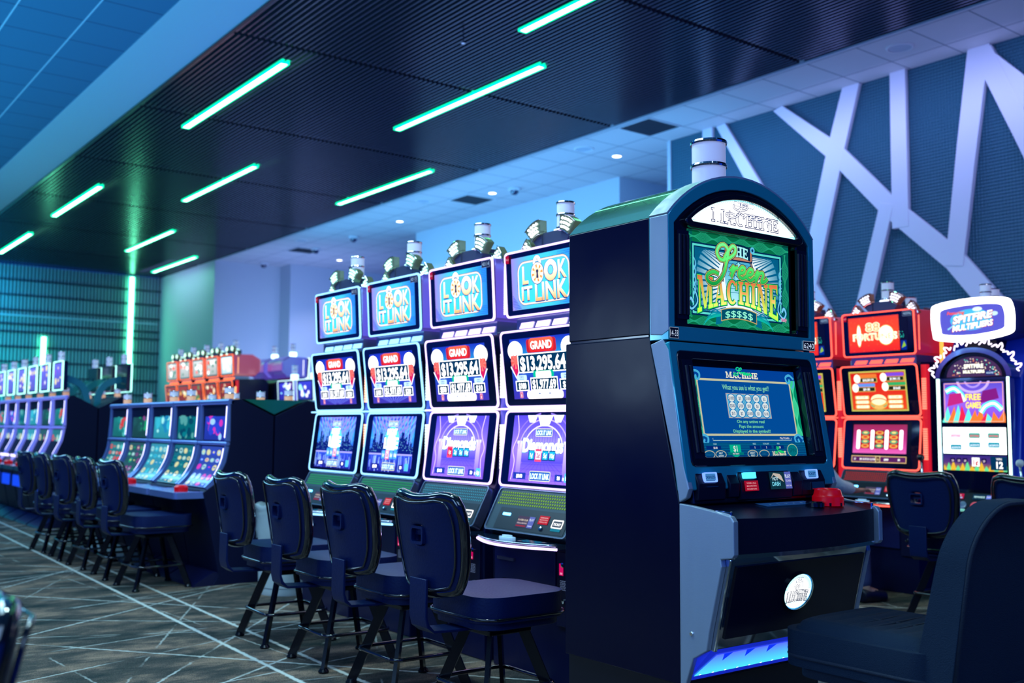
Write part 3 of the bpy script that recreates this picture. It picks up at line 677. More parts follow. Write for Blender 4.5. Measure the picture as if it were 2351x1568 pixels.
# big upholstered chair in the foreground
FAB = mat('charcoal_fabric', (.016, .036, .07), .95, spec=.2, bump=(420, .8))
FABD = mat('dark_welt', (.012, .024, .045), .9, bump=(300, .5))
t = thing('casino_chair', 'large dark fabric swivel chair with ribbed seat in the right foreground', 'chair', (2.84, 1.815, 0), 0); t.scale = (.86, .93, 1.0)
bm = NB(); W, D = .265, .27; nu, nv = 26, 26; P = {}
for i in range(nu + 1):
    for j in range(nv + 1):
        u = -1 + 2 * i / nu; v = -1 + 2 * j / nv
        x = u * math.sqrt(1 - .22 * v * v * abs(v)); y = v * math.sqrt(1 - .22 * u * u * abs(u))
        e = max(abs(u), abs(v)); z = .648 - .05 * max(0, e - .72) ** 2 / .0784 - .008 * (1 - e)
        if abs(u) < .7 and abs(v) < .8: z -= .0 if (abs(v) % .1143) > .025 or abs(abs(u) - .0) < .0 else .005
        if abs(abs(v) - .0) < .06 and abs(u) < .72: z -= .0
        P[i, j] = bm.verts.new((x * W, y * D, z))
for i in range(nu):
    for j in range(nv): bm.faces.new((P[i, j], P[i + 1, j], P[i + 1, j + 1], P[i, j + 1]))
o = ob('seat_top', bm, FAB, t, smooth=0)
rim = [P for P in rr(-W, -D, W, D, .1, 8)]
bm = NB(); prism(bm, rr(-W - .004, -D - .004, W + .004, D + .004, .085, 8), .505, .612, 'z'); o2 = ob('seat_cushion', bm, FAB, t, smooth=0); b = o2.modifiers.new('b', 'BEVEL'); b.width = .03; b.segments = 4; b.limit_method = 'ANGLE'; b.angle_limit = math.radians(50)
ob('welt', tube(NB(), [(p[0], p[1], .535) for p in rr(-W - .003, -D - .003, W + .003, D + .003, .09, 8)], .006, 6, True), FABD, o2, smooth=0)
bm = NB()
for k in range(13):
    y = -.19 + k * .031
    if abs(y + .004) < .012: continue
    tube(bm, [(-.17, y, .6385), (.17, y, .6385)], .0032, 6)
tube(bm, [(-.17, -.005, .6385), (.17, -.005, .6385)], .0045, 6); tube(bm, [(0, -.19, .6385), (0, .19, .6385)], .004, 6)
ob('stitching', bm, FABD, o, smooth=0)
bm = NB(); prism(bm, rr(-.235, -.24, .235, .24, .08, 6), .47, .507, 'z'); ob('seat_base', bm, FABD, t, smooth=30, bev=.01)
# chair back: outline in xz, thick, slightly reclined
def arch(w, h, r, n=14): return [(w, 0), (w, h - r)] + [(w - r + r * math.cos(PI / 2 * k / n), h - r + r * math.sin(PI / 2 * k / n)) for k in range(1, n + 1)] + [(-w + r - r * math.sin(PI / 2 * k / n), h - r + r * math.cos(PI / 2 * k / n)) for k in range(n + 1)] + [(-w, 0)]
bm = NB(); prism(bm, arch(.25, .53, .17), 0, .125, 'y')
for v in bm.verts:
    q = v.co.z / .53; v.co.y = v.co.y * (1 - .38 * q) - .15 * v.co.z + .035 * (v.co.x / .25) ** 2; v.co.x *= 1 - .08 * q
o = ob('backrest', bm, FAB, t, (0, -.355, .50), smooth=40); b = o.modifiers.new('b', 'BEVEL'); b.width = .035; b.segments = 4; b.limit_method = 'ANGLE'; b.angle_limit = math.radians(50)
pts = [(x * (1 - .08 * z / .53), -.0 - .15 * z + .035 * (x / .25) ** 2 - .002, z) for x, z in arch(.243, .523, .165)]
ob('piping', tube(NB(), pts, .0065, 6, True), FABD, o, smooth=0)
for sx, sy in ((-1, -1), (1, -1), (-1, 1), (1, 1)):
    ob('leg', lathe(NB(), [(.017, .015), (.017, .48)], sx * .17, sy * .17, 14), CHROME, t, smooth=30)
ob('base_ring', tube(NB(), [(p[0], p[1], .018) for p in rr(-.18, -.18, .18, .18, .05, 5)], .016, 8, True), CHROME, t, smooth=0)

# waste bin
t = thing('waste_bin', 'round pale grey waste bin with a clear plastic liner', 'bin', (3.33, 7.12, 0))
ob('bin_body', lathe(NB(), [(.195, 0), (.2, .02), (.2, .05), (.205, .055), (.22, .58)], n=40), mat('bin_grey', (.55, .64, .62), .55), t, smooth=30)
bm = NB(); prof = [(.224, .40), (.232, .46), (.228, .55), (.238, .615), (.245, .645), (.225, .65), (.19, .62), (.18, .5)]
lathe(bm, prof, n=48, cap=False)
for v in bm.verts:
    a = math.atan2(v.co.y, v.co.x); k = 1 + .02 * math.sin(a * 13 + v.co.z * 30) * math.sin(a * 5); v.co.x *= k; v.co.y *= k; v.co.z += .008 * math.sin(a * 9)
lm = mat('clear_liner', (.6, .72, .75), .2, spec=.8, bump=(18, .5)); lm.node_tree.nodes['Principled BSDF'].inputs['Alpha'].default_value = .55
ob('liner', bm, lm, t, smooth=0)

# ------------------------------------------------------------------ pictures
def pic_green_logo(cv, ox, oy, k, bright=False):
    """THE / Green / MACHINE lettering centred on ox, baseline of MACHINE at oy; width 80*k"""
    out = (.0, .12, .3)
    W = 76 * k
    Hf = lambda X: (-((abs((X - ox) / (W / 2))) ** 1.7) * 8.2 * k, 1 + .62 * abs((X - ox) / (W / 2)) ** 1.7)
    if bright:
        serif_text(cv, 'MACHINE', ox - W / 2, oy, W, 24 * k, (.0, .12, .35), .35 * k, Hf=Hf); serif_text(cv, 'MACHINE', ox - W / 2, oy, W, 24 * k, (1, 1, 1, 3), -.35 * k, Hf=Hf)
        green_script(cv, ox - 17 * k, oy + 22 * k, .88 * k, .88 * k, 1, [(4.6 * k, (.0, .15, .4)), (3.2 * k, (1, 1, 1, 3))])
        return
    green_script
    serif_text(cv, 'MACHINE', ox - W / 2, oy, W, 14.5 * k, out, .85 * k, Hf=Hf)
    serif_text(cv, 'MACHINE', ox - W / 2, oy, W, 14.5 * k, (.1, .85, .35), .45 * k, Hf=Hf)
    serif_text(cv, 'MACHINE', ox - W / 2, oy, W, 14.5 * k, grad(oy - 7 * k, oy + 16 * k, (.75, 1, .3), (1, .95, .5), (.95, .6, .35), (.85, .42, .25)), -.05 * k, Hf=Hf)
    green_script(cv, ox - 21 * k, oy + 15.5 * k, .86 * k, .58 * k, 1, [(4.0 * k, out), (3.2 * k, (.75, .75, .35)), (2.3 * k, (.0, .25, .2)), (1.9 * k, grad(oy + 10 * k, oy + 38 * k, (.05, .6, .25), (.35, .95, .45), (.5, 1, .6)))], 0)
def guilloche(cv, x0, y0, x1, y1, vert, c, n=9):
    L = (y1 - y0) if vert else (x1 - x0); H = (x1 - x0) if vert else (y1 - y0); m = 90; first = True
    for q in range(n):
        P = []
        for i in range(m + 1):
            t = i / m; a = H * .46 * math.sin(2 * PI * (t * L / 9 + q / n)) * (.55 + .45 * math.cos(2 * PI * t * L / 18))
            P.append(((x0 + x1) / 2 + a, y0 + t * L) if vert else (x0 + t * L, (y0 + y1) / 2 + a))
        cv.line(P, .28, c, same=not first); first = False
def pic_green_top():
    cv = Cv(.565, .335, .95); H = cv.uh
    cv.rect(0, 0, 100, H, (.0, .36, .32)); cv.rect(0, 0, 100, 8, (.02, .42, .25)); cv.rect(8, H - 8, 92, H, (.02, .42, .27), same=True)
    for a in ((0, 0, 100, 7.5, False), (0, H - 7.5, 100, H, False), (0, 6, 8, H - 6, True), (92, 6, 100, H - 6, True)): guilloche(cv, *a, (.12, .62, .46))
    cv.rect(7, 7.5, 93, H - 7, (.0, .16, .32)); cv.frame(8, 8.5, 92, H - 8, .5, 1.3, (.35, .85, .8)); cv.rect(10, 10.5, 90, H - 10, grad(10, H, (.03, .45, .55), (.0, .33, .5)))
    cx, cy = 50, 30
    f = lambda x, y: mix((.97, 1, 1), (.02, .42, .6), (math.hypot(x - cx, (y - cy) * 1.1) - 20) / 26)
    for r0, r1 in ((0, 12), (12, 22), (22, 32), (32, 39)):
        cv.band([(min(max(x, 10.5), 89.5), min(max(y, 11), H - 11)) for x, y in ell(cx, cy, r0 or .1, (r0 or .1) * .85, 60)], [(min(max(x, 10.5), 89.5), min(max(y, 11), H - 11)) for x, y in ell(cx, cy, r1, r1 * .85, 60)], f)
    cv.rays(cx, cy, 20, 40, 56, (.0, .38, .55), .35, clip=(10.5, 11, 89.5, H - 11))
    # medallion and banner THE
    cv.line(ell(50, 30, 15, 23, 30, 0, 180), 2.2, (.0, .15, .3)); cv.line(ell(50, 30, 15, 23, 30, 0, 180), 1.1, (.6, .5, .45))
    cv.oval(50, 34, 13, 18, grad(18, 52, (.7, .95, 1), (.15, .6, .75)))
    for k in range(9): cv.line([(40, 24 + k * 2.6), (60, 24 + k * 2.6)], .35, (.05, .45, .6), same=k > 0)
    cv.text('$', 50, 32, 12, (.55, .9, .95), off=.01, halo=((.0, .3, .45), .05))
    arcw = lambda X, Y: (X, Y - ((X - 50) / 14) ** 2 * 2.2)
    cv.warp = arcw
    cv.rrect(36.5, 45.5, 63.5, H - 3.5, 2, (.0, .12, .28)); cv.rrect(37.2, 46.2, 62.8, H - 4.2, 2, (.75, .5, .4)); cv.rect(38.6, 46.6, 61.4, 55, (.0, .14, .26), nx=8)
    serif_text(cv, 'THE', 41, 47, 18, 6.6, (.65, .95, .95), .1)
    cv.warp = None
    for sx in (36.5, 63.5): cv.oval(sx, 52.5, 2.2, 2.2, (.35, .75, .9)); cv.oval(sx, 52.5, 1, 1, (.0, .2, .4))
    pic_green_logo(cv, 50, 17, 1.0)
    # ribbon with dollars, scrolls
    cv.warp = lambda X, Y: (X, Y - ((X - 50) / 15) ** 2 * 1.8 + 1)
    cv.poly([(28, 5.5), (34, 5), (34, 11), (29, 12)], (.0, .42, .55)); cv.poly([(72, 5.5), (66, 5), (66, 11), (71, 12)], (.0, .42, .55), True)
    cv.rect(33, 6.4, 67, 13.8, (.75, .65, .4), nx=10); cv.rect(33.6, 7, 66.4, 13.2, (.0, .3, .4), nx=10)
    cv.text('$$$$$', 50, 7.8, 4.2, (.6, 1, .85), w=26, off=.01); cv.warp = None
    for s in (-1, 1):
        P = catmull([(50 + s * 41, 24), (50 + s * 38, 16), (50 + s * 43, 11), (50 + s * 46, 14), (50 + s * 44, 17.5), (50 + s * 42, 15)], 6)
        cv.line(P, 2.6, (.0, .25, .4)); cv.line(P, 1.7, (.45, .8, .95), taper=lambda u: .5 + u * .5)
        for k in range(4):
            y = 20 + k * 5; P = catmull([(50 + s * 41.5, y), (50 + s * 39.5, y + 4), (50 + s * 42, y + 9)], 5); cv.line(P, 1.5, (.4, .75, .9), taper=lambda u: 1 - .8 * u, same=k > 0)
        for k in range(4): cv.line(catmull([(50 + s * 17, 9), (50 + s * (22 + k * 2), 12 - k * 2), (50 + s * (28 + k * 2), 9.5 - k * 3)], 5), 1.6, (.05, .5 + .07 * k, .65), taper=lambda u: 1 - .8 * u)
    cv.text('Bally', 94, 9, 2.4, (1, .6, .8), off=.03)
    return cv
def pic_green_main():
    cv = Cv(.56, .315, .72); H = cv.uh
    cv.rect(0, 0, 100, H, grad(0, H, (.0, .33, .62), (.0, .28, .66)))
    cv.rect(0, 14, 7, H - 6, (.0, .5, .5)); cv.rect(93, 14, 100, H - 6, (.0, .62, .45), same=True)
    guilloche(cv, 0, 14, 7, H - 6, True, (.2, .85, .65)); guilloche(cv, 93, 14, 100, H - 6, True, (.3, .95, .7), 14)
    cv.rrect(5.5, 14, 94.5, H - 7, 1.5, (.85, .85, .7)); cv.rrect(6.8, 15.3, 93.2, H - 8.3, 1, (.0, .33, .66))
    for x, y, s in ((5, H - 5, 1), (95, H - 5, -1), (5, 12, 1), (95, 12, -1)):
        P = catmull([(x - 4 * s, y), (x, y + 2.6), (x + 4 * s, y + 1), (x + 3 * s, y - 2.5), (x, y - 2), (x + s, y)], 5); cv.line(P, 1.5, (.3, .75, .95))
        cv.line(catmull([(x - 4 * s, y - 1), (x - 3 * s, y - 4), (x - s, y - 6)], 4), 1.2, (.3, .75, .95))
    serif_text(cv, 'MACHINE', 33, H - 6, 30, 3.8, (1, 1, .9), .12); green_script(cv, 43, H - 3.4, .26, .12, 1, [(1.1, (.0, .2, .5)), (.7, (.1, .95, .6))])
    cv.text('What you see is what you get!!', 50, H - 13.5, 3.4, (.6, 1, .75), w=44, off=.008)
    x0, y0, w, h = 31, 25.6, 39, H - 16.4 - 25.6
    cv.rect(x0 - .8, y0 - .6, x0 + w + .8, y0 + h + .6, (.8, .75, .75)); cv.rect(x0, y0, x0 + w, y0 + h, (.4, .8, .95))
    V = (('$1000', '$5', '$1000', '$20', '$2'), ('$500', '$100', '$50', '$1', '$10'), ('$10', '$2', '$1000', '$5', '$100'))
    for r in range(3):
        for c in range(5):
            X = x0 + w * (c + .5) / 5; Y = y0 + h * (2.5 - r) / 3
            cv.oval(X, Y, 3.5, 2.9, (.0, .5, .8), same=(r + c) > 0)
    for r in range(3):
        for c in range(5): cv.oval(x0 + w * (c + .5) / 5, y0 + h * (2.5 - r) / 3, 2.9, 2.3, (.95, 1, 1), same=(r + c) > 0)
    for c in range(1, 5): cv.line([(x0 + w * c / 5, y0), (x0 + w * c / 5, y0 + h)], .4, (.45, .6, .75), same=c > 1)
    for r in range(3):
        for c in range(5): cv.text(V[r][c], x0 + w * (c + .5) / 5, y0 + h * (2.5 - r) / 3 - 1, 2, (.0, .25, .5), w=1.05 * len(V[r][c]), off=.02, same=(r + c) > 0)
    for i, s in enumerate(('On any active reel', 'Pays the amount', 'Displayed in the symbol!!')): cv.text(s, 50, 22 - i * 3, 2.0, (.55, 1, .7), w=(26, 23, 35)[i], off=.012, same=i > 0)
    cv.line([(13, 12.6), (13, 11.2), (87, 11.2), (87, 12.6)], .35, (.75, .9, .9)); cv.text('Play 5 Credits', 85, 12, 1.3, (1, 1, 1), off=.02, align='r')
    cv.rect(0, 0, 100, 9.8, grad(0, 10, (.0, .25, .5), (.0, .36, .55)))
    for k in range(6): cv.line([(0, 1 + k * 1.5), (100, 1 + k * 1.5)], .18, (.0, .5, .7), same=k > 0)
    for X, a, b in ((14, 'CASH', '$0.00'), (50, 'REELS', '5'), (61, 'TOTAL BET', '5'), (73, 'PAID', '$0.00')):
        cv.text(a, X, 8.6, .95, (.7, .9, .95), off=.02); cv.rect(X - 5 - (3 if X == 14 else 0), 5.6, X + 5, 7.9, (.0, .18, .5)); cv.text(b, X, 6.1, 1.3, (1, 1, 1), off=.04)
    for X, a, b in ((8, 'COLLECT', ''), (18, 'HELP', '& PAYS'), (47, 'SELECT', 'REELS'), (58, 'REBET', '')):
        P = ell(X, 2.7, 4.6, 2.3, 24); cv.line(P, .5, (.8, .8, .7), closed=True)
        c = (.9, 1, 1) if b else (.1, .4, .6)
        cv.text(a, X, 2.9 if b else 2.2, 1.2, c, off=.02)
        if b: cv.text(b, X, 1.2, 1.2, c, off=.02)
    cv.poly([(26.5, 8.6), (36.5, 8.6), (36.5, 3), (31.5, .4), (26.5, 3)], (.0, .75, .6)); cv.rect(24.5, 2.2, 38.5, 3.8, (.0, .5, .5)); cv.text('$1', 31.5, 4.4, 3.6, (1, 1, 1), off=.03); cv.text('PER CREDIT', 31.5, 2.5, .9, (1, 1, 1), off=.02)
    serif_text(cv, 'MACHINE', 66, 1.6, 13, 2.6, (.95, .95, .8), .08); green_script(cv, 70, 3.6, .13, .1, 1, [(.8, (.0, .2, .4)), (.5, (.1, .95, .5))])
    cv.oval(86, 4.6, 5.2, 4.2, (.8, .9, .7)); cv.oval(86, 4.6, 4.8, 3.8, (.0, .5, .55)); cv.text('SPIN', 86, 3.4, 2.6, (.0, .33, .4), off=.01)
    return cv
def tile_frac(x): return x - math.floor(x)
def pic_lock():
    cv = Cv(.52, .275, 1.4); H = cv.uh
    bgf = lambda x, y: mix(mix((.55, .5, .85), (.25, .75, .95), x / 30), (.15, .5, .85), (x - 60) / 40)
    cv.rect(0, 0, 100, H, bgf, 12, 6)
    first = True
    for i in range(15):
        for j in range(9):
            for X, Y in ((70 + i * 2.1 + (j % 2), H - 2 - j * 1.9), (72 + i * 2 + (j % 2), 2 + j * 1.9 if j < 5 else -9), (1.5 + i * 1.5, 1.5 + j * 1.6 if i + j < 9 else -9)):
                if 0 < Y < H - 1 and X < 99.3 and (X > 90 or Y > H - 5 or Y < 5 or X < 16) and (i + j) > 1:
                    r = .62 * min(1, abs(X - 60) / 40 + .3); cv.oval(X, Y, r, r, (.1, .25, .75), 6, same=not first); first = False
    for t, c in ((2.6, (.25, .15, .2)), (1.7, (1, .8, .65)), (.7, (1, 1, 1))):
        P = rr(11, 5, 90, H - 6, 10, 6); cv.line(P, t, c, closed=True)
    A = rr(12, 6, 89, H - 7, 9, 6); cv.poly(A, grad(5, H, (.2, .8, .95), (.35, .75, .95)))
    W = grad(24, 44, (1, .75, .5), (1, .95, .85), (1, 1, 1, 1.6)); W2 = grad(7, 27, (.95, .65, .35), (1, .95, .85), (1, 1, 1, 1.6)); ol = (.08, .25, .5)
    def big(t, x, y, h, w, c):
        cv.text(t, x, y - .9, h, ol, w=w, off=.075); cv.text(t, x, y, h, c, w=w, off=.045)
    big('L', 22.5, 25.5, 18, 9.5, W); big('K', 80, 26, 18, 12.5, W)
    cv.oval(62.5, 34.5, 10.8, 11, ol); cv.oval(62.5, 34.8, 10, 10.4, W); cv.oval(62.5, 35, 4.6, 5, ol); cv.oval(62.5, 35, 3.9, 4.3, (.4, .8, 1))
    big('IT', 24.5, 9, 14, 17, W2); big('LINK', 62, 7, 18, 49, W2)
    # padlock O
    cv.line(ell(42, 44.5, 4.6, 5.5, 16, -10, 190), 4.2, ol); cv.line(ell(42, 44.5, 4.6, 5.5, 16, -10, 190), 3.2, (1, 1, 1, 1.4))
    cv.oval(42, 34, 10.4, 11.4, ol); cv.oval(42, 34, 9.6, 10.6, (1, .9, .8, 1.3)); cv.rays(42, 34, 0, 8.8, 8, (1, .55, .25), .45); cv.oval(42, 34, 5.2, 5.8, (1, .85, .7))
    cv.oval(42, 36, 1.9, 1.9, (.1, .15, .3)); cv.poly([(41, 36), (43, 36), (43.8, 29), (40.2, 29)], (.1, .15, .3))
    return cv
def pic_jackpot(a, b, hand, blue=False):
    cv = Cv(.52, .315, 1.1); H = cv.uh; WH = (1, 1, 1, 2.2)
    cv.rect(0, 0, 100, H, grad(0, H, (.25, .2, .7), (.15, .25, .75), (.15, .65, .85) if not blue else (.2, .3, .85), (.1, .2, .75)), 3, 12)
    for s in (-1, 1):
        X = 50 + s * 43
        cv.oval(X - s * 1, H - 12, 12, 10, WH); cv.poly([(X - 7, 34), (X + 7, 34), (X + 7, 44), (X - 7, 44)], (1, .35, .3)); cv.poly([(X - 7, 35), (X + 7, 35), (X, 22)], (.85, .1, .35))
        cv.rays(X, 38, 0, 7.5, 7, (1, .5, .45), .5); cv.line([(X - 8, 33), (X, 21), (X + 8, 33)], 1.1, WH)
    cv.rrect(27, H - 15, 73, H - 1.5, 3, (.75, .1, .1)); cv.rrect(31, H - 14.5, 69, H - .8, 4, grad(H - 15, H, (.9, .1, .05), (1, .45, .25)))
    serifw = grad(H - 12, H - 3, (1, .85, .85), WH[:3])
    cv.text('GRAND', 50, H - 12, 8, (.35, .02, .05), w=33, off=.085); cv.text('GRAND', 50, H - 11.6, 8, (1, 1, 1, 1.6), w=33, off=.05)
    def plate(x0, y0, x1, y1, t, h, w):
        cv.rect(x0 - .9, y0 - .9, x1 + .9, y1 + .9, WH); cv.rect(x0, y0, x1, y1, (.0, .2, .33)); cv.text(t, (x0 + x1) / 2, (y0 + y1) / 2 - h / 2, h, (1, 1, 1, 1.9), w=w, off=.05)
    plate(12, 27, 88, H - 16.5, '$13,295.64', 14, 70)
    cv.rrect(34, 20.6, 66, 27.5, 2.5, (.0, .75, .6)); cv.rrect(38, 20.2, 62, 27, 2, (.9, 1, .95, 1.3)); cv.text('MAJOR', 50, 21.4, 4, (.3, .8, .6), w=20, off=.03); cv.text('MAJOR', 50, 21.6, 3.6, WH, w=19, off=.02)
    plate(30, 9, 70, 20, '$1,977.69', 9, 36); plate(6, 9, 25, 17.5, a, 6, 12); plate(75, 9, 94, 17.5, b, 6, 12)
    for X in (15.5, 84.5): cv.rrect(X - 8, 18.5, X + 8, 24, 1.5, (.75, .9, 1, 1.2)); cv.text('SYMBOL', X, 21.4, 1.6, (.3, .4, .8), off=.03); cv.text('BONUS', X, 19.2, 1.6, (.2, .4, .8), off=.03)
    if hand: cv.rrect(22, 0, 78, 8, 3.5, (1, .95, .97, 1.6)); cv.oval(42, 5, 2, .6, (.3, .5, .7)); cv.oval(58, 5, 2, .6, (.3, .5, .7), same=True); cv.line([(40, 3.5), (36, .5)], .3, (.6, .6, .8)); cv.line([(60, 3.5), (63, .5)], .3, (.6, .6, .8), same=True)
    else: cv.rays(50, -6, 8, 40, 12, (.45, .5, .95), .35, 20, 160, clip=(0, 0, 100, 8))
    for X in (13, 87): cv.rrect(X - 2.5, 1, X + 2.5, 7.5, .8, (.9, .6, .75)); cv.rect(X - 1.6, 1.6, X + 1.6, 5.6, (.8, .1, .3)); cv.text('1', X, 2, 3, WH, off=.05)
    return cv
def lockbox(cv, x, y, w):
    h = w * .3; cv.rrect(x - w / 2, y, x + w / 2, y + h, h * .15, (.9, .9, .65)); cv.rrect(x - w / 2 + .6, y + .6, x + w / 2 - .6, y + h - .6, h * .1, (.15, .35, .7)); cv.text('LOCK IT LINK', x, y + h * .22, h * .56, (.85, 1, 1, 1.4), w=w * .9, off=.05)
def pic_diamonds(sel):
    cv = Cv(.52, .345, 1.5); H = cv.uh; WH = (1, 1, 1, 2.4)
    cv.rect(0, 0, 100, H, grad(0, H, (.4, .25, .75), (.55, .45, .95), (.3, .25, .8)), 4, 10)
    cv.poly([(0, 0), (100, 0), (80, 20), (20, 20)], grad(0, 20, (.55, .4, .95), (.35, .3, .85)))
    for k in range(9): cv.line([(k * 12.5, 0), (35 + k * 3.7, 20)], .3, (.3, .2, .7), same=k > 0)
    for k in range(4): cv.line([(4 + k * 5, 3 + k * 5), (96 - k * 5, 3 + k * 5)], .3, (.3, .2, .7), same=k > 0)
    cv.rect(18, 20, 82, H - 14, grad(20, H - 12, (.3, .25, .8), (.6, .55, 1), (.35, .3, .85)))
    for k in range(16): cv.line([(20 + k * 4, 32), (20 + k * 4, H - 12)], .5, (.3, .3, .85), same=k > 0)
    for s in (-1, 1):
        X = 50 + s * 36; cv.rect(X - 3.5, 6, X + 3.5, 40, grad(6, 40, (.5, .4, .9), (.85, .8, 1))); cv.rect(X - 5, 4, X + 5, 7, (.85, .8, 1)); cv.rect(X - 5, 38, X + 5, 41, (.8, .8, 1))
        for r in (24, 30, 36): cv.line(ell(50, H - 34, r * 1.25, r, 14, 0 if s > 0 else 100, 80 if s > 0 else 180), 1.4, mix((.9, .85, 1), (.45, .35, .85), (r - 24) / 14))
        cv.line(catmull([(50 + s * 44, H), (50 + s * 40, H - 18), (50 + s * 47, H - 34), (50 + s * 43, 20), (50 + s * 46, 2)], 6), 1.2, (.85, .75, 1))
    for X, r in ((50, 12), (30, 8), (70, 8)): cv.poly([(X - r, H), (X + r, H), (X + r * .5, H - r * .9), (X - r * .5, H - r * .9)], (.9, .95, 1, 1.4), same=X != 50)
    lockbox(cv, 50, H - 21, 26)
    cv.text('Diamonds', 50, H - 36.5, 14, (.35, .6, 1), w=64, off=.11); cv.text('Diamonds', 50, H - 36, 13.5, WH, w=62, off=.06)
    for i, s in enumerate(('1¢', '2¢', '5¢', '10¢')):
        X = 34 + i * 10.6; on = i == sel
        cv.rect(X - 5, 22 - (1.2 if on else 0), X + 5, 32 + (1.2 if on else 0), (.9, .25, .4) if on else (.0, .15, .4)); cv.rect(X - 4, 23, X + 4, 31, ((1, .85, .9) if sel == 1 else (.75, .1, .2)) if on else (.1, .65, .85)); cv.text(s, X, 24.8, 4.4, (1, 1, 1) if not (on and sel == 1) else (.5, .1, .3), off=.04)
    cv.rect(8, 3, 28, 9.5, (.1, .2, .6)); cv.text('$0.00', 18, 4.5, 3.4, WH, off=.03); lockbox(cv, 50, 2, 32); cv.rect(73, 3, 84, 9.5, (.1, .2, .6)); cv.text('50', 78.5, 4.5, 3.4, WH, off=.03); cv.rect(87, 2.5, 95, 11, (.3, .7, 1)); cv.text('1¢', 91, 4.5, 4, WH, off=.04)
    return cv
def pic_night(sel):
    cv = Cv(.52, .345, 1.5); H = cv.uh; WH = (1, 1, 1, 2.4); rnd = random.Random(3 + sel)
    cv.rect(0, 0, 100, H, grad(0, H, (.1, .1, .5), (.15, .3, .8), (.2, .6, .95), (.1, .2, .7)), 4, 12)
    for cx in (50, 18, 84): cv.rays(cx, 22, 6, 75, 18, (.35, .7, 1) if cx == 50 else (.5, .5, .95), .4, 25, 155, clip=(0, 24, 100, H))
    cv.oval(50, 36, 17, 18, (.3, .85, 1, 1.2)); cv.oval(50, 34, 11, 13, (.75, 1, 1, 1.5))
    cv.rect(0, 20, 100, 23, (.6, .6, 1)); first = True
    x = 0
    while x < 100:
        w = rnd.uniform(2.2, 5); d = abs(x - 50); h = rnd.uniform(8, 26) * (1 if 16 < d < 46 else .45) if d > 14 else 3
        cv.rect(x, 22, x + w, 23 + h, (.02, .08, .4), same=not first); first = False
        if h > 17: cv.poly([(x + w * .3, 23 + h), (x + w * .7, 23 + h), (x + w * .5, 29 + h)], (.02, .08, .4), True)
        x += w * .9
    for k in range(160):
        X, Y = rnd.uniform(0, 100), rnd.uniform(23, 42); cv.rect(X, Y, X + .6, Y + .7, (.5, .85, 1), same=k > 0)
    for k in range(45):
        X = rnd.uniform(0, 100); cv.rect(X, rnd.uniform(0, 8), X + 1.1, rnd.uniform(12, 20), (.35, .4, .95) if k % 2 else (.6, .75, 1), same=k > 0)
    lockbox(cv, 50, H - 12, 22); cv.text('NIGHT', 50, H - 22, 7.5, (.1, .3, .8), w=23, off=.08); cv.text('NIGHT', 50, H - 22, 7.5, WH, w=22, off=.04)
    cv.text('LIFE', 50, H - 38, 13, (.1, .4, .9), w=33, off=.08); cv.text('LIFE', 50, H - 38, 13, WH, w=32, off=.05)
    for i, s in enumerate(('1¢', '2¢', '5¢', '10¢')):
        X = 35 + i * 9.2; on = i == sel
        cv.rect(X - 4.3, 15, X + 4.3, 26, (.9, .3, .45) if on else (.2, .4, .8)); cv.rect(X - 3.5, 16, X + 3.5, 25, (1, .8, .85) if on else (.3, .65, .95)); cv.text(s, X, 18.4, 4, (.2, .1, .4) if on else (1, 1, 1), off=.04)
    cv.rect(8, 3, 28, 9.5, (.1, .15, .5)); cv.text('$0.00', 18, 4.5, 3.4, WH, off=.03); lockbox(cv, 50, 2, 30); cv.rect(73, 3, 84, 9.5, (.1, .15, .5)); cv.text('50', 78.5, 4.5, 3.4, WH, off=.03); cv.rect(87, 2.5, 95, 11, (.3, .7, 1))
    return cv
def pic_88top():
    cv = Cv(.52, .275, 1.0); H = cv.uh; rnd = random.Random(1)
    cv.rect(0, 0, 86, H, grad(0, H, (.95, .15, .1), (1, .3, .08), (.95, .25, .15)), 6, 8); cv.rect(86, 0, 100, H, (.02, .02, .12), same=True)
    cv.rect(88, 0, 97, 14, (.0, .15, .6)); cv.poly([(89, 3), (96, 6), (93, 13)], (.6, .8, .1))
    for k in range(60): X, Y = rnd.uniform(0, 85), rnd.uniform(0, H); cv.rect(X, Y, X + .7, Y + .7, (1, .6, .3), same=k > 0)
    cv.oval(64, 24, 13.5, 15, (1, .8, .5, 1.6)); cv.oval(64, 24, 12, 13.5, (1, 1, 1, 2)); cv.oval(18, 25, 4, 17, (1, .8, .5, 1.5)); cv.oval(18, 25, 3, 15, (1, 1, .95, 2))
    cv.text('88', 42, 31, 13, (1, .9, .75, 2), w=25, off=.1); cv.text('88', 42, 31, 13, (.95, .6, .25), w=22, off=.0)
    cv.text('FORTUNES', 45, 18, 10, (1, .9, .75, 2), w=76, off=.11); cv.text('FORTUNES', 45, 18, 9, (.95, .65, .35), w=70, off=-.01)
    first = True
    for k in range(16): cv.oval(86 + rnd.uniform(-2, 10), 22 + rnd.uniform(-4, 7), .6, .6, (.2, 1, .9), 6, same=not first); first = False
    return cv
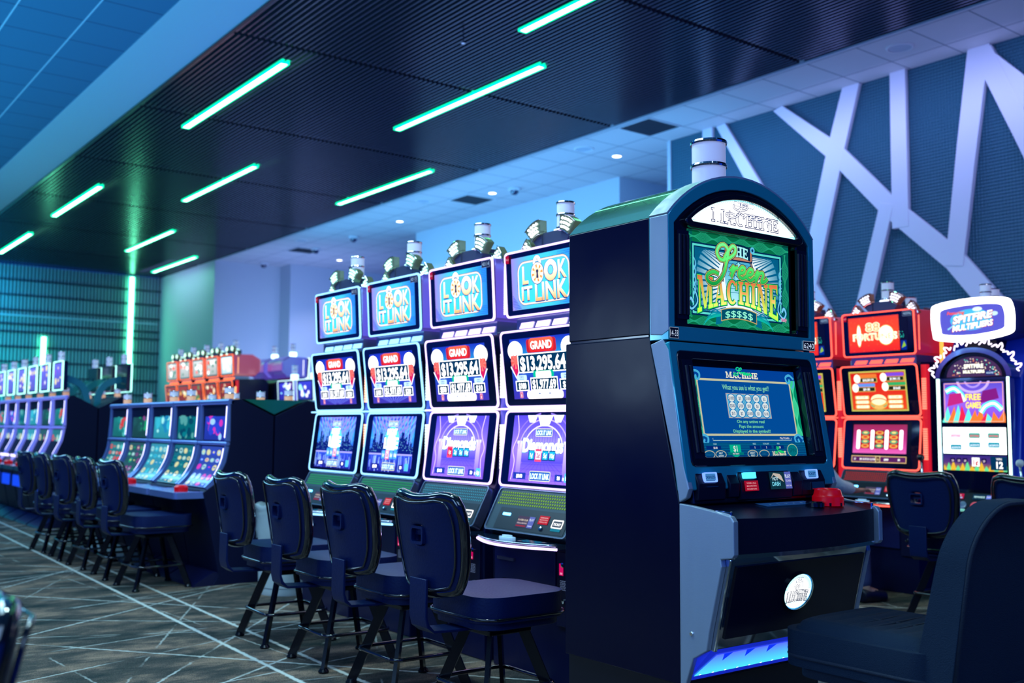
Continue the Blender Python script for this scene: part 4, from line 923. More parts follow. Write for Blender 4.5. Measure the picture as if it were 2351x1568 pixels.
def pic_88mid():
    cv = Cv(.52, .315, 1.0); H = cv.uh; rnd = random.Random(2)
    cv.rect(0, 0, 96, H, (.85, .85, .4)); cv.rect(1.5, 1.5, 94.5, H - 1.5, (.75, .5, .2)); cv.rect(3, 3, 93, H - 3, grad(0, H, (.95, .3, .12), (.85, .08, .08)))
    for x, y, t, c in ((33, H - 15, '$10,301.03', (.95, .5, .2)), (78, H - 14, '$1,061.12', (.5, .3, .9)), (29, H - 29, '$31.05', (.4, .6, .95)), (80, H - 28, '$16.65', (.2, .7, .4))):
        cv.rrect(x - 16, y + 5.5, x + 15, y + 10.5, 2, c); cv.rect(x - 15, y - 2, x + 15, y + 5, (.9, .8, .4)); cv.rect(x - 14, y - 1.2, x + 14, y + 4.4, (.12, .15, .05)); cv.text(t, x, y, 3.4, (1, 1, 1, 1.6), off=.04)
        cv.oval(x - 19, y + 4, 5.5, 6.5, (1, .95, .85, 1.6))
    for x in (20, 76):
        for k in range(3): cv.rrect(x - 12, 4 + k * 7, x + 12, 9.5 + k * 7, 1.5, (.95, .85, .5)); cv.rrect(x - 10, 5 + k * 7, x + 10, 8.6 + k * 7, 1, (1, .97, .85, 1.4)); cv.text(('RED BONUS', 'WIN CREDITS', 'FREE GAMES')[k], x, 6 + k * 7, 1.9, (.6, .3, .1), off=.02)
    cv.oval(48, 12, 15, 10, (.95, .7, .3)); cv.oval(48, 17, 13, 8, (1, .92, .7, 1.4)); cv.line(ell(48, 14, 13, 5, 14, 0, 180), 1.6, (.8, .4, .2)); cv.line(ell(48, 10, 13, 4, 14, 180, 360), 1.6, (.4, .7, .5)); cv.oval(48, 6, 8, 3, (.95, .75, .4))
    return cv
def pic_88low():
    cv = Cv(.52, .345, 1.0); H = cv.uh
    cv.rect(0, 0, 100, H, (.01, .01, .04)); cv.rect(3, 19, 93, H - 4, grad(18, H, (.95, .4, .75), (.75, .2, .5), (.6, .15, .3)))
    for x in (12, 36, 60, 84): cv.rrect(x - 3, 25, x + 3, H - 12, 2.5, (1, .85, .9, 2.6))
    for i, x in enumerate((24, 48, 72)):
        cv.rect(x - 8.5, 26, x + 8.5, H - 13, (.75, .08, .08) if i != 1 else (.6, .05, .05))
        for k in range(4): y = 30 + k * 6.6; cv.oval(x, y, 7, 3, (.1, .65, .5) if (k + i) % 2 else (.95, .7, .3)); cv.oval(x, y + .3, 4, 1.6, (1, .9, .5) if (k + i) % 2 else (.9, .25, .1))
    cv.rect(2, 5, 94, 15, (.95, .8, .5)); cv.rect(3, 6, 93, 14, (.35, .12, .35))
    for x, s in ((8, '37'), (18, '88'), (32, 'GOOD LUCK'), (61, '$888'), (82, '88')): cv.text(s, x, 8.5, 3, (1, 1, 1, 1.4), off=.03)
    cv.rect(43, 5, 51, 15, (1, .9, .6)); cv.rect(44, 6, 50, 14, (.3, .1, .1)); cv.text('1¢', 47, 8.5, 3.4, (1, .9, .6), off=.04)
    return cv
def pic_blob(w, h, base, cols, seed, n=9, gain=1.):
    cv = Cv(w, h, gain); H = cv.uh; rnd = random.Random(seed)
    cv.rect(0, 0, 100, H, grad(0, H, mix(base, (0, 0, 0), .25), base))
    for k in range(n):
        c = rnd.choice(cols); X, Y = rnd.uniform(12, 88), rnd.uniform(H * .1, H * .9); r = rnd.uniform(5, 13)
        cv.oval(X, Y, r, r * rnd.uniform(.4, 1), c, 14)
    return cv
def pic_grid(w, h, base, cols, seed, nx=4, ny=5):
    cv = Cv(w, h, 1.15); H = cv.uh; rnd = random.Random(seed); cv.rect(0, 0, 100, H, base, 1, 24); cv.n += 30
    for i in range(nx):
        for j in range(ny):
            X = (i + .5) * 100 / nx; Y = (j + .6) * H / (ny + .4); a = 36 / nx; b = .3 * H / ny
            cv.oval(X, Y, a, b, rnd.choice(cols), 12); cv.oval(X, Y, a * .5, b * .5, rnd.choice(cols), 10)
    return cv

# ------------------------------------------------------------------ the big green-lettered upright machine (near)
def green_machine():
    X0, X1 = 2.434, 3.210; cx = (X0 + X1) / 2; W = X1 - X0
    t = thing('slot_machine', 'large arched slot machine with green dollar artwork and red dome button, foreground', 'slot machine', (cx, 2.312, 0))
    h = W / 2
    # local: x +-h ; y = world - 2.312
    zb, zs, zt = .413, 1.932, .175
    back = .566
    # black cabinet body (side outline of the black laminate panel)
    prof = [(0, zb), (back, zb), (back, 1.528), (.535, 1.533), (.545, 1.545), (.545, zs), (.130, zs), (.136, 1.52), (.128, 1.50), (0, .98)]
    bm = NB(); prism(bm, [(y, z) for y, z in prof[:3]] + [(.13, 1.528), (.128, 1.50), (0, .98)], -h, h, 'x'); ob('lower_cabinet', bm, SIDEP, t, bev=.004)
    bm = NB(); prism(bm, [(.13, 1.534), (.548, 1.534), (.548, zs), (.13, zs)], -h, h, 'x'); ob('upper_cabinet', bm, SIDEP, t, bev=.004)
    ob('seam', box(NB(), -h + .004, h - .004, .14, .544, 1.526, 1.536), BLACK, t)
    # arched roof
    n = 20
    r = (h * h + zt * zt) / (2 * zt); cz = zs + zt - r; a0 = math.asin(h / r)
    def arc(e=0, m=n): return [((r + e) * math.sin(-a0 + 2 * a0 * k / m), cz + (r + e) * math.cos(-a0 + 2 * a0 * k / m)) for k in range(m + 1)]
    bm = NB(); prism(bm, arc(), .128, .548, 'y'); ob('arched_roof', bm, mat('roof_green_reflection', (.12, .42, .3), .28, .8, coat=1, noise=(3, .04), bump=(4, .03)), t, smooth=30)  # green base colour paints in the reflection of the ceiling light bars
    bm = NB(); A = arc(.006); B = arc(-.004)
    prism(bm, A + B[::-1], .044, .128, 'y'); ob('roof_band', bm, BRUSH, t, smooth=30)
    # stand
    bm = NB(); box(bm, -h + .02, h - .02, .02, back, 0, zb); ob('stand', bm, mat('stand_black', (.004, .005, .012), .3), t)
    # brushed side cheeks, upper and lower, both sides
    for s in (-1, 1):
        xa, xb = (s * (h + .0018), s * (h - .02))
        bm = NB(); prism(bm, [(.128, 1.532), (.128, zs + .0), (.044, zs), (.042, 1.545), (.075, 1.528)], min(xa, xb), max(xa, xb), 'x'); ob('side_trim', bm, BRUSH, t, bev=.003)
        bm = NB(); prism(bm, [(.126, 1.5), (.02, 1.10), (.0, .985), (-.03, 1.0), (-.042, 1.03), (-.02, 1.1), (.044, 1.48), (.07, 1.515)][::-1], min(xa, xb), max(xa, xb), 'x'); ob('side_trim', bm, BRUSH, t, bev=.003)
        bm = NB(); prism(bm, [(0, zb), (0, .982), (-.05, .978), (-.13, .968), (-.212, .955), (-.224, .94), (-.224, .84), (-.216, .829), (-.171, .822), (-.175, .80), (-.122, .592), (-.111, .537), (-.055, .504), (-.02, zb)][::-1], min(xa, xb), max(xa, xb), 'x'); c = ob('side_cheek', bm, BRUSH, t, bev=.003)
        ob('bolt', lathe(NB(), [(.008, 0), (.006, .006)], n=10), CHROME, c, (s * h, -.05, .58), (0, s * PI / 2, 0))
    # upper front: outer trim arch (gloss blue-grey), bezel, marquee, screen
    yf = .042
    zl = 1.512
    outer = [(-h, zl)] + [(x, z) for x, z in arc()] + [(h, zl)]
    ix = h - .028
    def arc2(w, z0, top, m=n):
        rr_ = (w * w + (top - z0) ** 2) / (2 * (top - z0)); c = top - rr_; a = math.asin(w / rr_)
        return [(rr_ * math.sin(-a + 2 * a * k / m), c + rr_ * math.cos(-a + 2 * a * k / m)) for k in range(m + 1)]
    inner = [(-ix, 1.56)] + arc2(ix, 1.905, 2.062) + [(ix, 1.56)]
    bm = NB(); ring(bm, outer, inner, yf, yf + .09); ob('front_trim', bm, TRIMB, t, smooth=25, bev=.003)
    i2 = [(-.29, 1.572)] + [(x, z) for x, z in arc2(.29, 1.895, 1.897)] + [(.29, 1.572)]
    bm = NB(); ring(bm, inner, i2, yf + .006, yf + .05); bz = ob('upper_bezel', bm, BLACK, t, smooth=25, bev=.004)
    # marquee
    def moon(w, z0, top, rc, m=24):
        P = arc2(w, z0, top, m); return P + [(w - .004, z0 - rc * .6), (w - rc, z0 - rc), (-w + rc, z0 - rc), (-w + .004, z0 - rc * .6)]
    bm = NB(); ring(bm, moon(.315, 1.922, 2.045, .024), moon(.285, 1.928, 2.026, .008), yf - .012, yf + .02); ob('marquee_rim', bm, BLACK, bz, smooth=30, bev=.004)
    cv = Cv(.62, .13, 1.0); k = 100 / .62; P = [((x + .31) * k, (z - 1.915) * k) for x, z in moon(.292, 1.926, 2.03, .01)]
    cv.poly(P, (.55, .95, 1, 1.4)); P2 = [((x * .95 + .31) * k, (1.92 + (z - 1.922) * .93 - 1.915) * k) for x, z in moon(.285, 1.926, 2.026, .01)]
    cv.rays(50, 1, 20, 47, 70, (1, 1, 1, 2.2), .7, 0, 180, clip=(5, 1.2, 95, 99)) if False else None
    cx0 = (0 + .31) * k
    mp = arc2(.283, 1.93, 2.024, 60); cvp = [((x + .31) * k, (z - 1.915) * k) for x, z in mp]
    inn = [(50 + (x - 50) * .86, 2 + (y - 2) * .8) for x, y in cvp]
    for i in range(0, 60): cv.raw([cvp[i], (cvp[i][0] * .45 + cvp[i + 1][0] * .55, cvp[i][1] * .45 + cvp[i + 1][1] * .55), inn[i + 1], inn[i]], [(0, 1, 2, 3)], (1, 1, 1, 2.4), i > 0)
    cv.poly(inn + [(95, 1.5), (5, 1.5)], (1, 1, 1, 1.6))
    serif_text(cv, 'MACHINE', 22, 3.2, 58, 7.6, (.0, .1, .35), .28); serif_text(cv, 'MACHINE', 22, 3.2, 58, 7.6, (1, 1, 1, 1.5), -.2)
    green_script(cv, 40, 8.6, .6, .2, 1, [(1.3, (.0, .12, .4)), (.6, (1, 1, 1, 1.5))]); cv.rrect(41, 14.4, 58, 17.2, .6, (.0, .12, .4)); cv.rrect(41.3, 14.7, 57.7, 16.9, .5, (1, 1, 1, 2.6)); serif_text(cv, 'THE', 45, 15, 9, 1.5, (.0, .1, .4), .05)
    cv.build('marquee', bz, (0, yf + .003, 1.915), samp=True)
    # recessed screen with fluted side speakers
    bm = NB(); box(bm, -.345, .345, yf + .036, yf + .05, 1.56, 1.91); ob('screen_back', bm, BLACK, t)
    for s in (-1, 1):
        bm = NB(); box(bm, min(s * .29, s * .345), max(s * .29, s * .345), yf + .0, yf + .03, 1.585, 1.885)
        for q in range(3): tube(bm, [(s * (.298 + q * .018), yf - .001, 1.60), (s * (.298 + q * .018), yf - .001, 1.87)], .007, 8)
        ob('speaker_flute', bm, BLACKP, t, smooth=40)
    cv = pic_green_top(); cv.build('upper_screen', t, (0, yf + .034, 1.566), samp=True)
    # number plates
    def plate(txt, x, z, w, hh, y, parent, name='number_plate', ang=0):
        c = Cv(w, hh, .8); c.rect(0, 0, 100, c.uh, (.6, .65, .75)); c.rect(3, 3, 97, c.uh - 3, (.01, .02, .1)); c.text(txt, 50, c.uh * .2, c.uh * .6, (.8, .88, 1), w=84, off=.0); return c.build(name, parent, (x, y, z), (ang, 0, 0))
    plate('14-33', -h + .022, 1.518, .042, .036, yf - .003, t); plate('6240', h - .04, 1.514, .07, .034, yf - .003, t)
    # slanted middle: from (y=.04,z=1.505) to (y=-.042,z=1.03)
    A = Vector((0, .044, 1.508)); B = Vector((0, -.040, 1.025)); L = (A - B).length; ang = -math.atan2(A.y - B.y, A.z - B.z)
    mid = ob('middle_trim', ring(NB(), rr(-h, 0, h, L, .006, 2), rr(-h + .03, .075, h - .03, L - .03, .02, 2), 0, .05), TRIMB, t, (0, B.y, B.z), (ang, 0, 0), smooth=25, bev=.004)
    bm = NB(); ring(bm, rr(-h + .03, .075, h - .03, L - .03, .02, 2), rr(-.288, .105, .288, L - .055, .01, 2), .0, .04); ob('middle_bezel', bm, BLACK, mid, smooth=25, bev=.004)
    bm = NB(); box(bm, -.35, .35, .04, .055, .08, L - .03); ob('screen_back', bm, BLACK, mid)
    for s in (-1, 1):
        bm = NB(); box(bm, min(s * .29, s * .34), max(s * .29, s * .34), -.002, .03, .10, L - .06)
        for q in range(2): tube(bm, [(s * (.303 + q * .02), -.003, .12), (s * (.303 + q * .02), -.003, L - .08)], .007, 8)
        ob('speaker_flute', bm, BLACKP, mid, smooth=40)
    pic_green_main().build('main_screen', mid, (0, .03, .102), samp=True)
    # electronics panel z 1.00-1.10, recessed, slanted
    bm = NB(); box(bm, -h + .03, h - .03, .012, .06, -.045, .078); ep = ob('reader_panel', bm, BLACK, mid, bev=.004)
    def module(x, w, z0, z1, lit):
        m_ = ob('module', prism(NB(), [(.0, z0), (.03, z0), (.03, z1), (.006, z1), (-.012, (z0 + z1) / 2)], x - w / 2, x + w / 2, 'x'), BLACKP, ep, smooth=30, bev=.004)
        return m_
    m1 = module(-.285, .13, -.035, .07, 1); m2 = module(.245, .13, -.035, .07, 1); m3 = module(-.01, .27, -.04, .072, 1); module(-.175, .05, -.03, .06, 0); module(.155, .05, -.035, .065, 0)
    LB = glow('reader_light', (.15, .4, 1), 9)
    for q in (-.3225, .2075): ob('light_ring', ring(NB(), rr(q, .022, q + .06, .054, .003, 1), rr(q + .004, .026, q + .056, .050, .002, 1), -.016, -.006), glow('reader_ring', (.15, .3, 1), 1.6), ep)
    for x, s in ((-.292, 'CASHLESS'), (.235, 'TICKET')):
        c = Cv(.055, .022, .9); c.rect(0, 0, 100, c.uh, (.25, .5, .75)); c.text(s, 50, 12, 16, (.0, .15, .4), w=90, off=.03); c.build('small_display', ep, (x, -.012, .028))
    bm = NB(); box(bm, -.315, -.262, -.014, -.004, .006, .009); box(bm, .205, .275, -.03, .0, -.018, .008); ob('slot', bm, CHROME, m1)
    bm = NB(); box(bm, -.13, -.07, -.016, -.006, .03, .05); ob('button', bm, glow('reader_button', (.05, .5, 1), 2.5), ep)
    c = Cv(.07, .034, .8); c.rect(0, 0, 100, c.uh, (.65, .05, .15))
    for i, s in enumerate(('VOID ALL', 'MALFUNCTION', 'PAYS AND PLAYS')): c.text(s, 50, 34 - i * 14, 7, (1, .7, .75), w=70, off=.02)
    c.build('label', ep, (-.1, -.016, -.012))
    c = Cv(.115, .058, .8); c.rect(0, 0, 70, c.uh, (.05, .2, .25)); c.rect(70, 0, 100, c.uh, (.35, .4, .75)); c.poly([(4, 30), (20, 42), (55, 40), (64, 20), (50, 44), (20, 48)], (.8, .75, .7)); c.text('HOT', 26, 26, 10, (.8, .95, 1), off=.05); c.text('DASH', 28, 10, 12, (.5, .9, 1), off=.05); c.text('PLAY', 85, 32, 11, (.9, .95, 1), w=26, off=.04); c.text('TO WIN', 85, 20, 7, (.9, .9, 1), w=24); c.text('INSERT CARD', 85, 7, 4, (.9, .9, 1), w=24, off=.02)
    c.build('card_display', ep, (.055, -.016, -.01))
    # button deck
    n = 16
    fr = [(-.365 + .73 * k / n, -.205 - .035 * math.cos(PI * (k / n - .5)) ) for k in range(n + 1)]
    P = [(x, y) for x, y in fr] + [(.365, .02), (-.365, .02)]
    bm = NB(); prism(bm, P, .838, .945, 'z')
    for v in bm.verts: v.co.z += (.028 if v.co.z > .9 else 0) * (v.co.y + .22) / .24 * 1.2
    dk = ob('button_deck', bm, BLACKP, t, smooth=30); b = dk.modifiers.new('b', 'BEVEL'); b.width = .018; b.segments = 4; b.limit_method = 'ANGLE'; b.angle_limit = math.radians(50)
    bm = NB(); prism(bm, [(x * 1.0, y * 1.01) for x, y in fr] + [(.362, -.02), (-.362, -.02)], .825, .838, 'z'); ob('deck_trim', bm, CHROME, t, smooth=30)
    c = Cv(.26, .055, .5); c.rect(0, 0, 100, c.uh, (.12, .32, .6))
    for i in range(5): c.text(str(i + 1), 18 + i * 16, 9, 4, (.5, .8, .95), same=i > 0)
    c.build('button_strip', dk, (.05, -.105, .9665), (math.radians(-84), 0, 0))
    for s in (-1, 1): ob('deck_edge', box(NB(), min(s * .362, s * .375), max(s * .362, s * .375), -.2, .0, .935, .968), CHROME, dk, bev=.003)
    bm = NB(); lathe(bm, [(.054, .955), (.053, .985), (.050, .988), (.048, .992), (.044, 1.008), (.036, 1.013), (.034, 1.009), (.001, 1.009)], n=32)
    for k in range(8): a = 2 * PI * k / 8; box(bm, .0515 * math.cos(a) - .004, .0515 * math.cos(a) + .004, .0515 * math.sin(a) - .004, .0515 * math.sin(a) + .004, .955, .966, 1)
    rb = ob('dome_button', bm, [RED, BLACKP], dk, (.235, -.112, .004), smooth=30)
    ob('small_button', lathe(NB(), [(.032, .958), (.032, .972), (.026, .977), (.001, .979)], n=24), BLACK, dk, (.145, -.125, 0), smooth=30)
    # belly door
    A = Vector((0, -.182, .825)); B = Vector((0, -.112, .535)); L = (A - B).length; ang = -math.atan2(A.y - B.y, A.z - B.z)
    dr = ob('belly_door', box(NB(), -h + .028, h - .028, 0, .05, 0, L), CHROME, t, (0, B.y, B.z), (ang, 0, 0), bev=.004)
    bm = NB(); box(bm, -h + .065, h - .045, -.006, 0, .035, L - .03); ob('door_panel', bm, mat('door_black', (.002, .003, .02), .22), dr)
    c = Cv(.15, .125, 1.0); c.oval(50, 41.6, 49, 41, (.25, .6, .9, 1.4)); c.oval(50, 41.6, 47, 39, (.75, 1, 1, 1.8)); c.rays(50, 38, 36, 46, 50, (.2, .75, .9), .45, 20, 160) if False else None; c.oval(50, 40, 41, 34, (1, 1, 1, 1.3))
    for k in range(34):
        a = math.radians(10 + 160 * k / 33); c.line([(50 + 36 * math.cos(a), 41 + 30 * math.sin(a)), (50 + 46 * math.cos(a), 41 + 38 * math.sin(a))], 1, (.25, .8, .95), same=k > 0)
    serif_text(c, 'MACHINE', 15, 20, 72, 24, (.0, .15, .3), .9, Hf=lambda X: (-((X - 51) / 33) ** 2 * 3, 1)); serif_text(c, 'MACHINE', 15, 20, 72, 24, (1, 1, 1, 1.3), -.7, Hf=lambda X: (-((X - 51) / 33) ** 2 * 3, 1))
    green_script(c, 40, 38, .62, .5, 1, [(3.6, (.0, .15, .3)), (1.6, (1, 1, 1, 1.3))]); c.rrect(38, 62, 62, 73, 2, (.0, .2, .35)); c.rrect(39, 63, 61, 72, 2, (1, 1, 1, 2.4)); serif_text(c, 'THE', 42, 64, 16, 6, (.0, .2, .35), .1); c.line(ell(50, 50, 15, 20, 16, 0, 180), 1, (.0, .4, .55))
    c.text('*****', 50, 13, 6, (.2, .7, .8), w=40)
    c.build('oval_sign', dr, (.0, -.008, .10), samp=True)
    ob('sign_rim', ring(NB(), ell(0, .162, .078, .065, 36), ell(0, .162, .074, .061, 36), -.014, 0), BLACK, dr, smooth=30)
    ob('door_edge', box(NB(), -h + .02, -h + .034, -.012, .04, 0, L), CHROME, dr, bev=.004)
    # foot light
    A = Vector((0, -.105, .530)); B = Vector((0, -.018, .440)); L = (A - B).length; ang = -math.atan2(A.y - B.y, A.z - B.z)
    fl = ob('kick_panel', box(NB(), -h + .02, h - .02, 0, .02, -.03, L), mat('kick_blue', (.01, .02, .5), .25, emit=(.01, .03, .7), es=.6), t, (0, B.y, B.z), (ang, 0, 0))
    c = Cv(.70, .105, 1.0); H = c.uh
    c.poly([(0, 0), (100, 0), (97, H), (4, H)], grad(0, H, (.3, .9, 1, 1)[:3], (.35, .85, 1), (.35, .45, 1)))
    for k in range(6): X = 12 + k * 15.5; c.poly([(X - 3, H), (X + 3, H), (X, H * .62)], (.05, .2, .95), same=k > 0)
    for k in range(12): c.oval(4 + k * 8.5, .4, .8, .35, (.9, 1, 1, 2), 8, same=k > 0)
    c.build('kick_light', fl, (0, -.002, 0), samp=True)
    candle(t, -.022, .19, 2.085, .066, .185, lit=CANDLEW, n=28)
    return t
green_machine()

# ------------------------------------------------------------------ twin-screen cabinet (padlock, red and far banks)
def face(parent, name, w, z0, y0, z1, y1, r, lit, pic, band=.010, th=.02, mg=None):
    L = math.hypot(z1 - z0, y1 - y0); ang = -math.atan2(y1 - y0, z1 - z0)
    bm = NB(); prism(bm, rr(-w / 2 + band, band, w / 2 - band, L - band, r, 4), 0, th, 'y')
    o = ob(name, bm, BEZEL, parent, (0, y0, z0), (ang, 0, 0), bev=.002)
    if pic:
        cv = pic() if callable(pic) else pic
        cv.build('screen', o, (0, -.0015, (L - cv.h) / 2 if mg is None else mg))
    bm = NB(); ring(bm, rr(-w / 2, 0, w / 2, L, r + .006, 5), rr(-w / 2 + band, band, w / 2 - band, L - band, r, 5), -.003, .006)
    if lit: ob('light_frame', bm, lit, o, smooth=30)
    else: ob('frame', bm, SILVER, o, smooth=30)
    return o
def diamonds(parent, cx, cz, r0, r1, a0, a1, y, m, rows=3, n=5):
    bm = NB()
    for i in range(rows):
        for j in range(n):
            a = math.radians(a0 + (a1 - a0) * (j + .5 + .25 * (i % 2)) / (n + .3)); r = r0 + (r1 - r0) * (i + .5) / rows; s = (r1 - r0) / rows * .36
            x, z = cx + r * math.cos(a), cz + r * math.sin(a)
            prism(bm, [(x - s * 1.3, z), (x, z - s), (x + s * 1.3, z), (x, z + s)], y - .006, y, 'y')
    ob('sparkle_lights', bm, m, parent)
def twin(label, loc, rz, group, pics, hue, side, num=None, crest=(.6, .9, 1), lift=0., detail=2, led=(.1, .8, .3), cn='slot_machine', lever=False, tag_red=True, crestg=(.45, 1, .7)):
    hn = '%d_%d_%d' % tuple(int(c * 99) for c in hue)
    LM = glow('frame_light_' + hn, hue, 2.2)
    t = thing(cn, label, 'slot machine', loc, rz, group)
    z = lift
    # body
    bm = NB(); prism(bm, [(-.04, 0 if z == 0 else 0), (.60, 0), (.62, 1.70 + z), (.56, 1.76 + z), (.05, 1.74 + z), (.08, 1.32 + z), (.03, .93 + z), (-.05, .66 + z)], -.335, .335, 'x')
    ob('cabinet', bm, mat('cabinet_navy', (.003, .006, .045), .26, spec=.35), t, bev=.006)
    tb = ob('top_box', prism(NB(), [(.02, 1.80 + z), (.40, 1.80 + z), (.50, 1.9 + z), (.50, 2.08 + z), (.36, 2.16 + z), (.02, 2.15 + z)], -.295, .295, 'x'), mat('topbox_glow_chrome_' + hn, tuple(.35 + .3 * c for c in hue), .16, .9, emit=(.7, .01, .03) if hue[1] < .3 else (.16, .10, .8), es=.35), t, bev=.02)  # emission puts the light seen on the chrome sides into the material
    face(t, 'top_display', .64, 1.80 + z, .02, 2.15 + z, .0, .02, LM, pics[0])
    face(t, 'middle_display', .68, 1.325 + z, .038, 1.728 + z, -.012, .025, LM, pics[1])
    face(t, 'main_display', .68, .915 + z, -.012, 1.312 + z, .038, .025, LM, pics[2])
    bm = NB(); box(bm, -.34, .34, .0, .05, 1.314 + z, 1.324 + z); ob('middle_light', bm, LM, t)
    # neck with lit slots
    bm = NB(); box(bm, -.27, .30, .05, .3, 1.725 + z, 1.80 + z); nk = ob('neck', bm, SILVER, t)
    bm = NB()
    for k in range(4): x = -.24 + k * .135; prism(bm, [(x, 1.742 + z), (x + .105, 1.742 + z), (x + .12, 1.772 + z), (x + .02, 1.772 + z)], .043, .05, 'y')
    ob('neck_light', bm, LM, nk)
    # side lights in the gap to the next machine
    SL = glow('side_light_%d_%d_%d' % tuple(int(c * 99) for c in side), side, 2.4)
    for za, zb in ((1.38, 1.62), (1.0, 1.24)):
        bm = NB(); m = 14
        for k in range(m): zz = za + (zb - za) * k / m; box(bm, .345, .375, .04, .052, zz + z, zz + (zb - za) / m * .8 + z)
        ob('side_light', bm, SL, t)
    bm = NB(); box(bm, .335, .38, .052, .09, .7 + z, 1.72 + z); ob('side_filler', bm, mat('filler_glow_' + hn, tuple(.02 + .1 * c for c in hue), .25, .4, emit=(.8, .01, .03) if hue[1] < .3 else (.04, .06, .75), es=.7), t)  # filler glows by its material so the gap reads as lit
    for s in (-1, 1):
        bm = NB(); m = 26
        for k in range(m): zz = 1.84 + .27 * k / m; box(bm, s * .297 - .002, s * .297 + .002, .1, .108, zz + z, zz + .007 + z)
        ob('bead_lights', bm, SL, tb)
    if detail > 0:
        # crest
        CR = glow('crest_light_%d_%d_%d' % tuple(int(c * 99) for c in crest), crest, 2.6)
        body = mat('crest_grey', (.12, .14, .22), .25, .5); gz = mat('crest_top_%d' % int(crestg[1] * 99), tuple(c * .25 for c in crestg), .12, .5, emit=crestg, es=.05)
        bm = NB(); prism(bm, [(-.12, 2.14 + z), (.12, 2.14 + z), (.12, 2.235 + z), (-.12, 2.235 + z)], .07, .22, 'y'); cr = ob('crest', bm, body, t, bev=.004)
        for s in (-1, 1):
            for (ccx, ccz, r0, r1, a0, a1, y) in ((s * .075, 2.12, .105, .185, 46, 88, .05), (s * .13, 2.10, .10, .17, 8, 50, .09)):
                if s < 0: a0, a1 = 180 - a1, 180 - a0
                A = ell(ccx, ccz + z, r1, r1, 8, a0, a1); B = ell(ccx, ccz + z, r0, r0, 8, a0, a1)
                p = ob('crest_petal', prism(NB(), A + B[::-1], y, y + .05, 'y'), gz, t, smooth=30, bev=.003)
                ob('petal_back', prism(NB(), [(ccx, ccz + z)] + B, y + .012, y + .09, 'y'), body, p, smooth=30)
                diamonds(p, ccx, ccz + z, r0 + .008, r1 - .008, a0 + 4, a1 - 4, y - .001, CR, 3, 4)
                bm = NB(); tube(bm, [(x_, y - .002, z_) for x_, z_ in A] , .003, 5); tube(bm, [(x_, y - .002, z_) for x_, z_ in B], .003, 5); ob('petal_rim', bm, CHROME, p)
    ob('candle_base', lathe(NB(), [(.062, 2.14 + z), (.062, 2.25 + z)], 0, .16, 20), glow('crest_light_%d_%d_%d' % tuple(int(c * 99) for c in crest), crest, 2.6), t, smooth=30)
    candle(t, 0, .16, 2.262 + z, .05, .135)
    if detail < 2: return t
    # number labels
    if num:
        c = Cv(.075, .04, .8); c.rect(0, 0, 100, c.uh, (.5, .6, .8)); c.rect(3, 3, 97, c.uh - 3, (.02, .05, .2)); c.text(num, 50, 12, 30, (.7, .85, 1), w=84); c.build('number_plate', t, (.265, -.006, 2.095 + z), (math.radians(3), 0, 0))
    c = Cv(.03, .042, .8); c.rect(0, 0, 100, c.uh, (.75, .03, .15)); c.text('14-3', 50, 50, 40, (1, .8, .85), w=80); c.build('red_sticker', t, (-.285, -.006, 2.09 + z), (math.radians(3), 0, 0))
    # speaker band + reader panel
    A = Vector((0, -.005, .905 + z)); B = Vector((0, -.115, .70 + z)); L = (A - B).length; ang = -math.atan2(A.y - B.y, A.z - B.z)
    sp = ob('reader_panel', prism(NB(), rr(-.32, 0, .32, L, .02, 4), 0, .05, 'y'), mat('panel_grey', (.02, .05, .07), .35), t, (0, B.y, B.z), (ang, 0, 0), bev=.003)
    bm = NB(); ring(bm, rr(-.325, -.002, .325, L + .004, .022, 4), rr(-.318, .004, .318, L - .002, .02, 4), -.005, .05); ob('panel_rim', bm, SILVER, sp, smooth=30)
    bm = NB(); rn = random.Random(int(loc[1] * 10))
    for i in range(34):
        for j in range(5):
            x = -.295 + i * .0178 + (j % 2) * .006; zz = L * .62 + j * .0155
            prism(bm, [(x, zz), (x + .007, zz), (x + .009, zz + .0085), (x + .002, zz + .0085)], -.003, -.001, 'y')
    ob('speaker_lights', bm, glow('led_dots_%d_%d' % (int(led[0] * 99), int(led[1] * 99)), led, .55, False), sp)
    bm = NB(); box(bm, -.25, .30, -.002, .0, .012, L * .55); ob('reader_plate', bm, mat('reader_plate', (.006, .012, .02), .3), sp)
    bm = NB(); box(bm, -.21, -.15, -.006, -.001, .085, .098); ob('button_light', bm, glow('reader_button'if False else 'reader_led', (.1, .5, 1), 7), sp)
    c = Cv(.135, .06, .8); c.rect(0, 0, 68, c.uh, (.3, .25, .35)); c.rect(68, 0, 100, c.uh, (.4, .45, .8)); c.text('PLAYERS CLUB', 34, 26, 7, (.95, .9, .8), w=58, off=.04); c.text('SPECIAL DRAWING', 34, 14, 6, (.9, .85, .85), w=58, off=.03); c.rect(4, 4, 60, 8, (.7, .1, .15)); c.text('PLAY', 84, 28, 9, (.9, .95, 1), w=26, off=.04); c.rect(72, 6, 96, 10, (.8, .85, 1)); c.build('card_display', sp, (-.01, -.004, .03))
    c = Cv(.075, .045, .8); c.rect(0, 0, 100, c.uh, (.8, .05, .1))
    for i, s in enumerate(('REMINDER', 'MALFUNCTION', 'VOIDS ALL PAYS')): c.text(s, 50, 42 - i * 15, 8, (1, .85, .85), w=78, off=.03)
    c.build('label', sp, (.125, -.004, .058))
    ob('key_lock', lathe(NB(), [(.011, 0), (.011, .006), (.004, .007)], n=12), CHROME, sp, (.125, -.002, .035), (PI / 2, 0, 0))
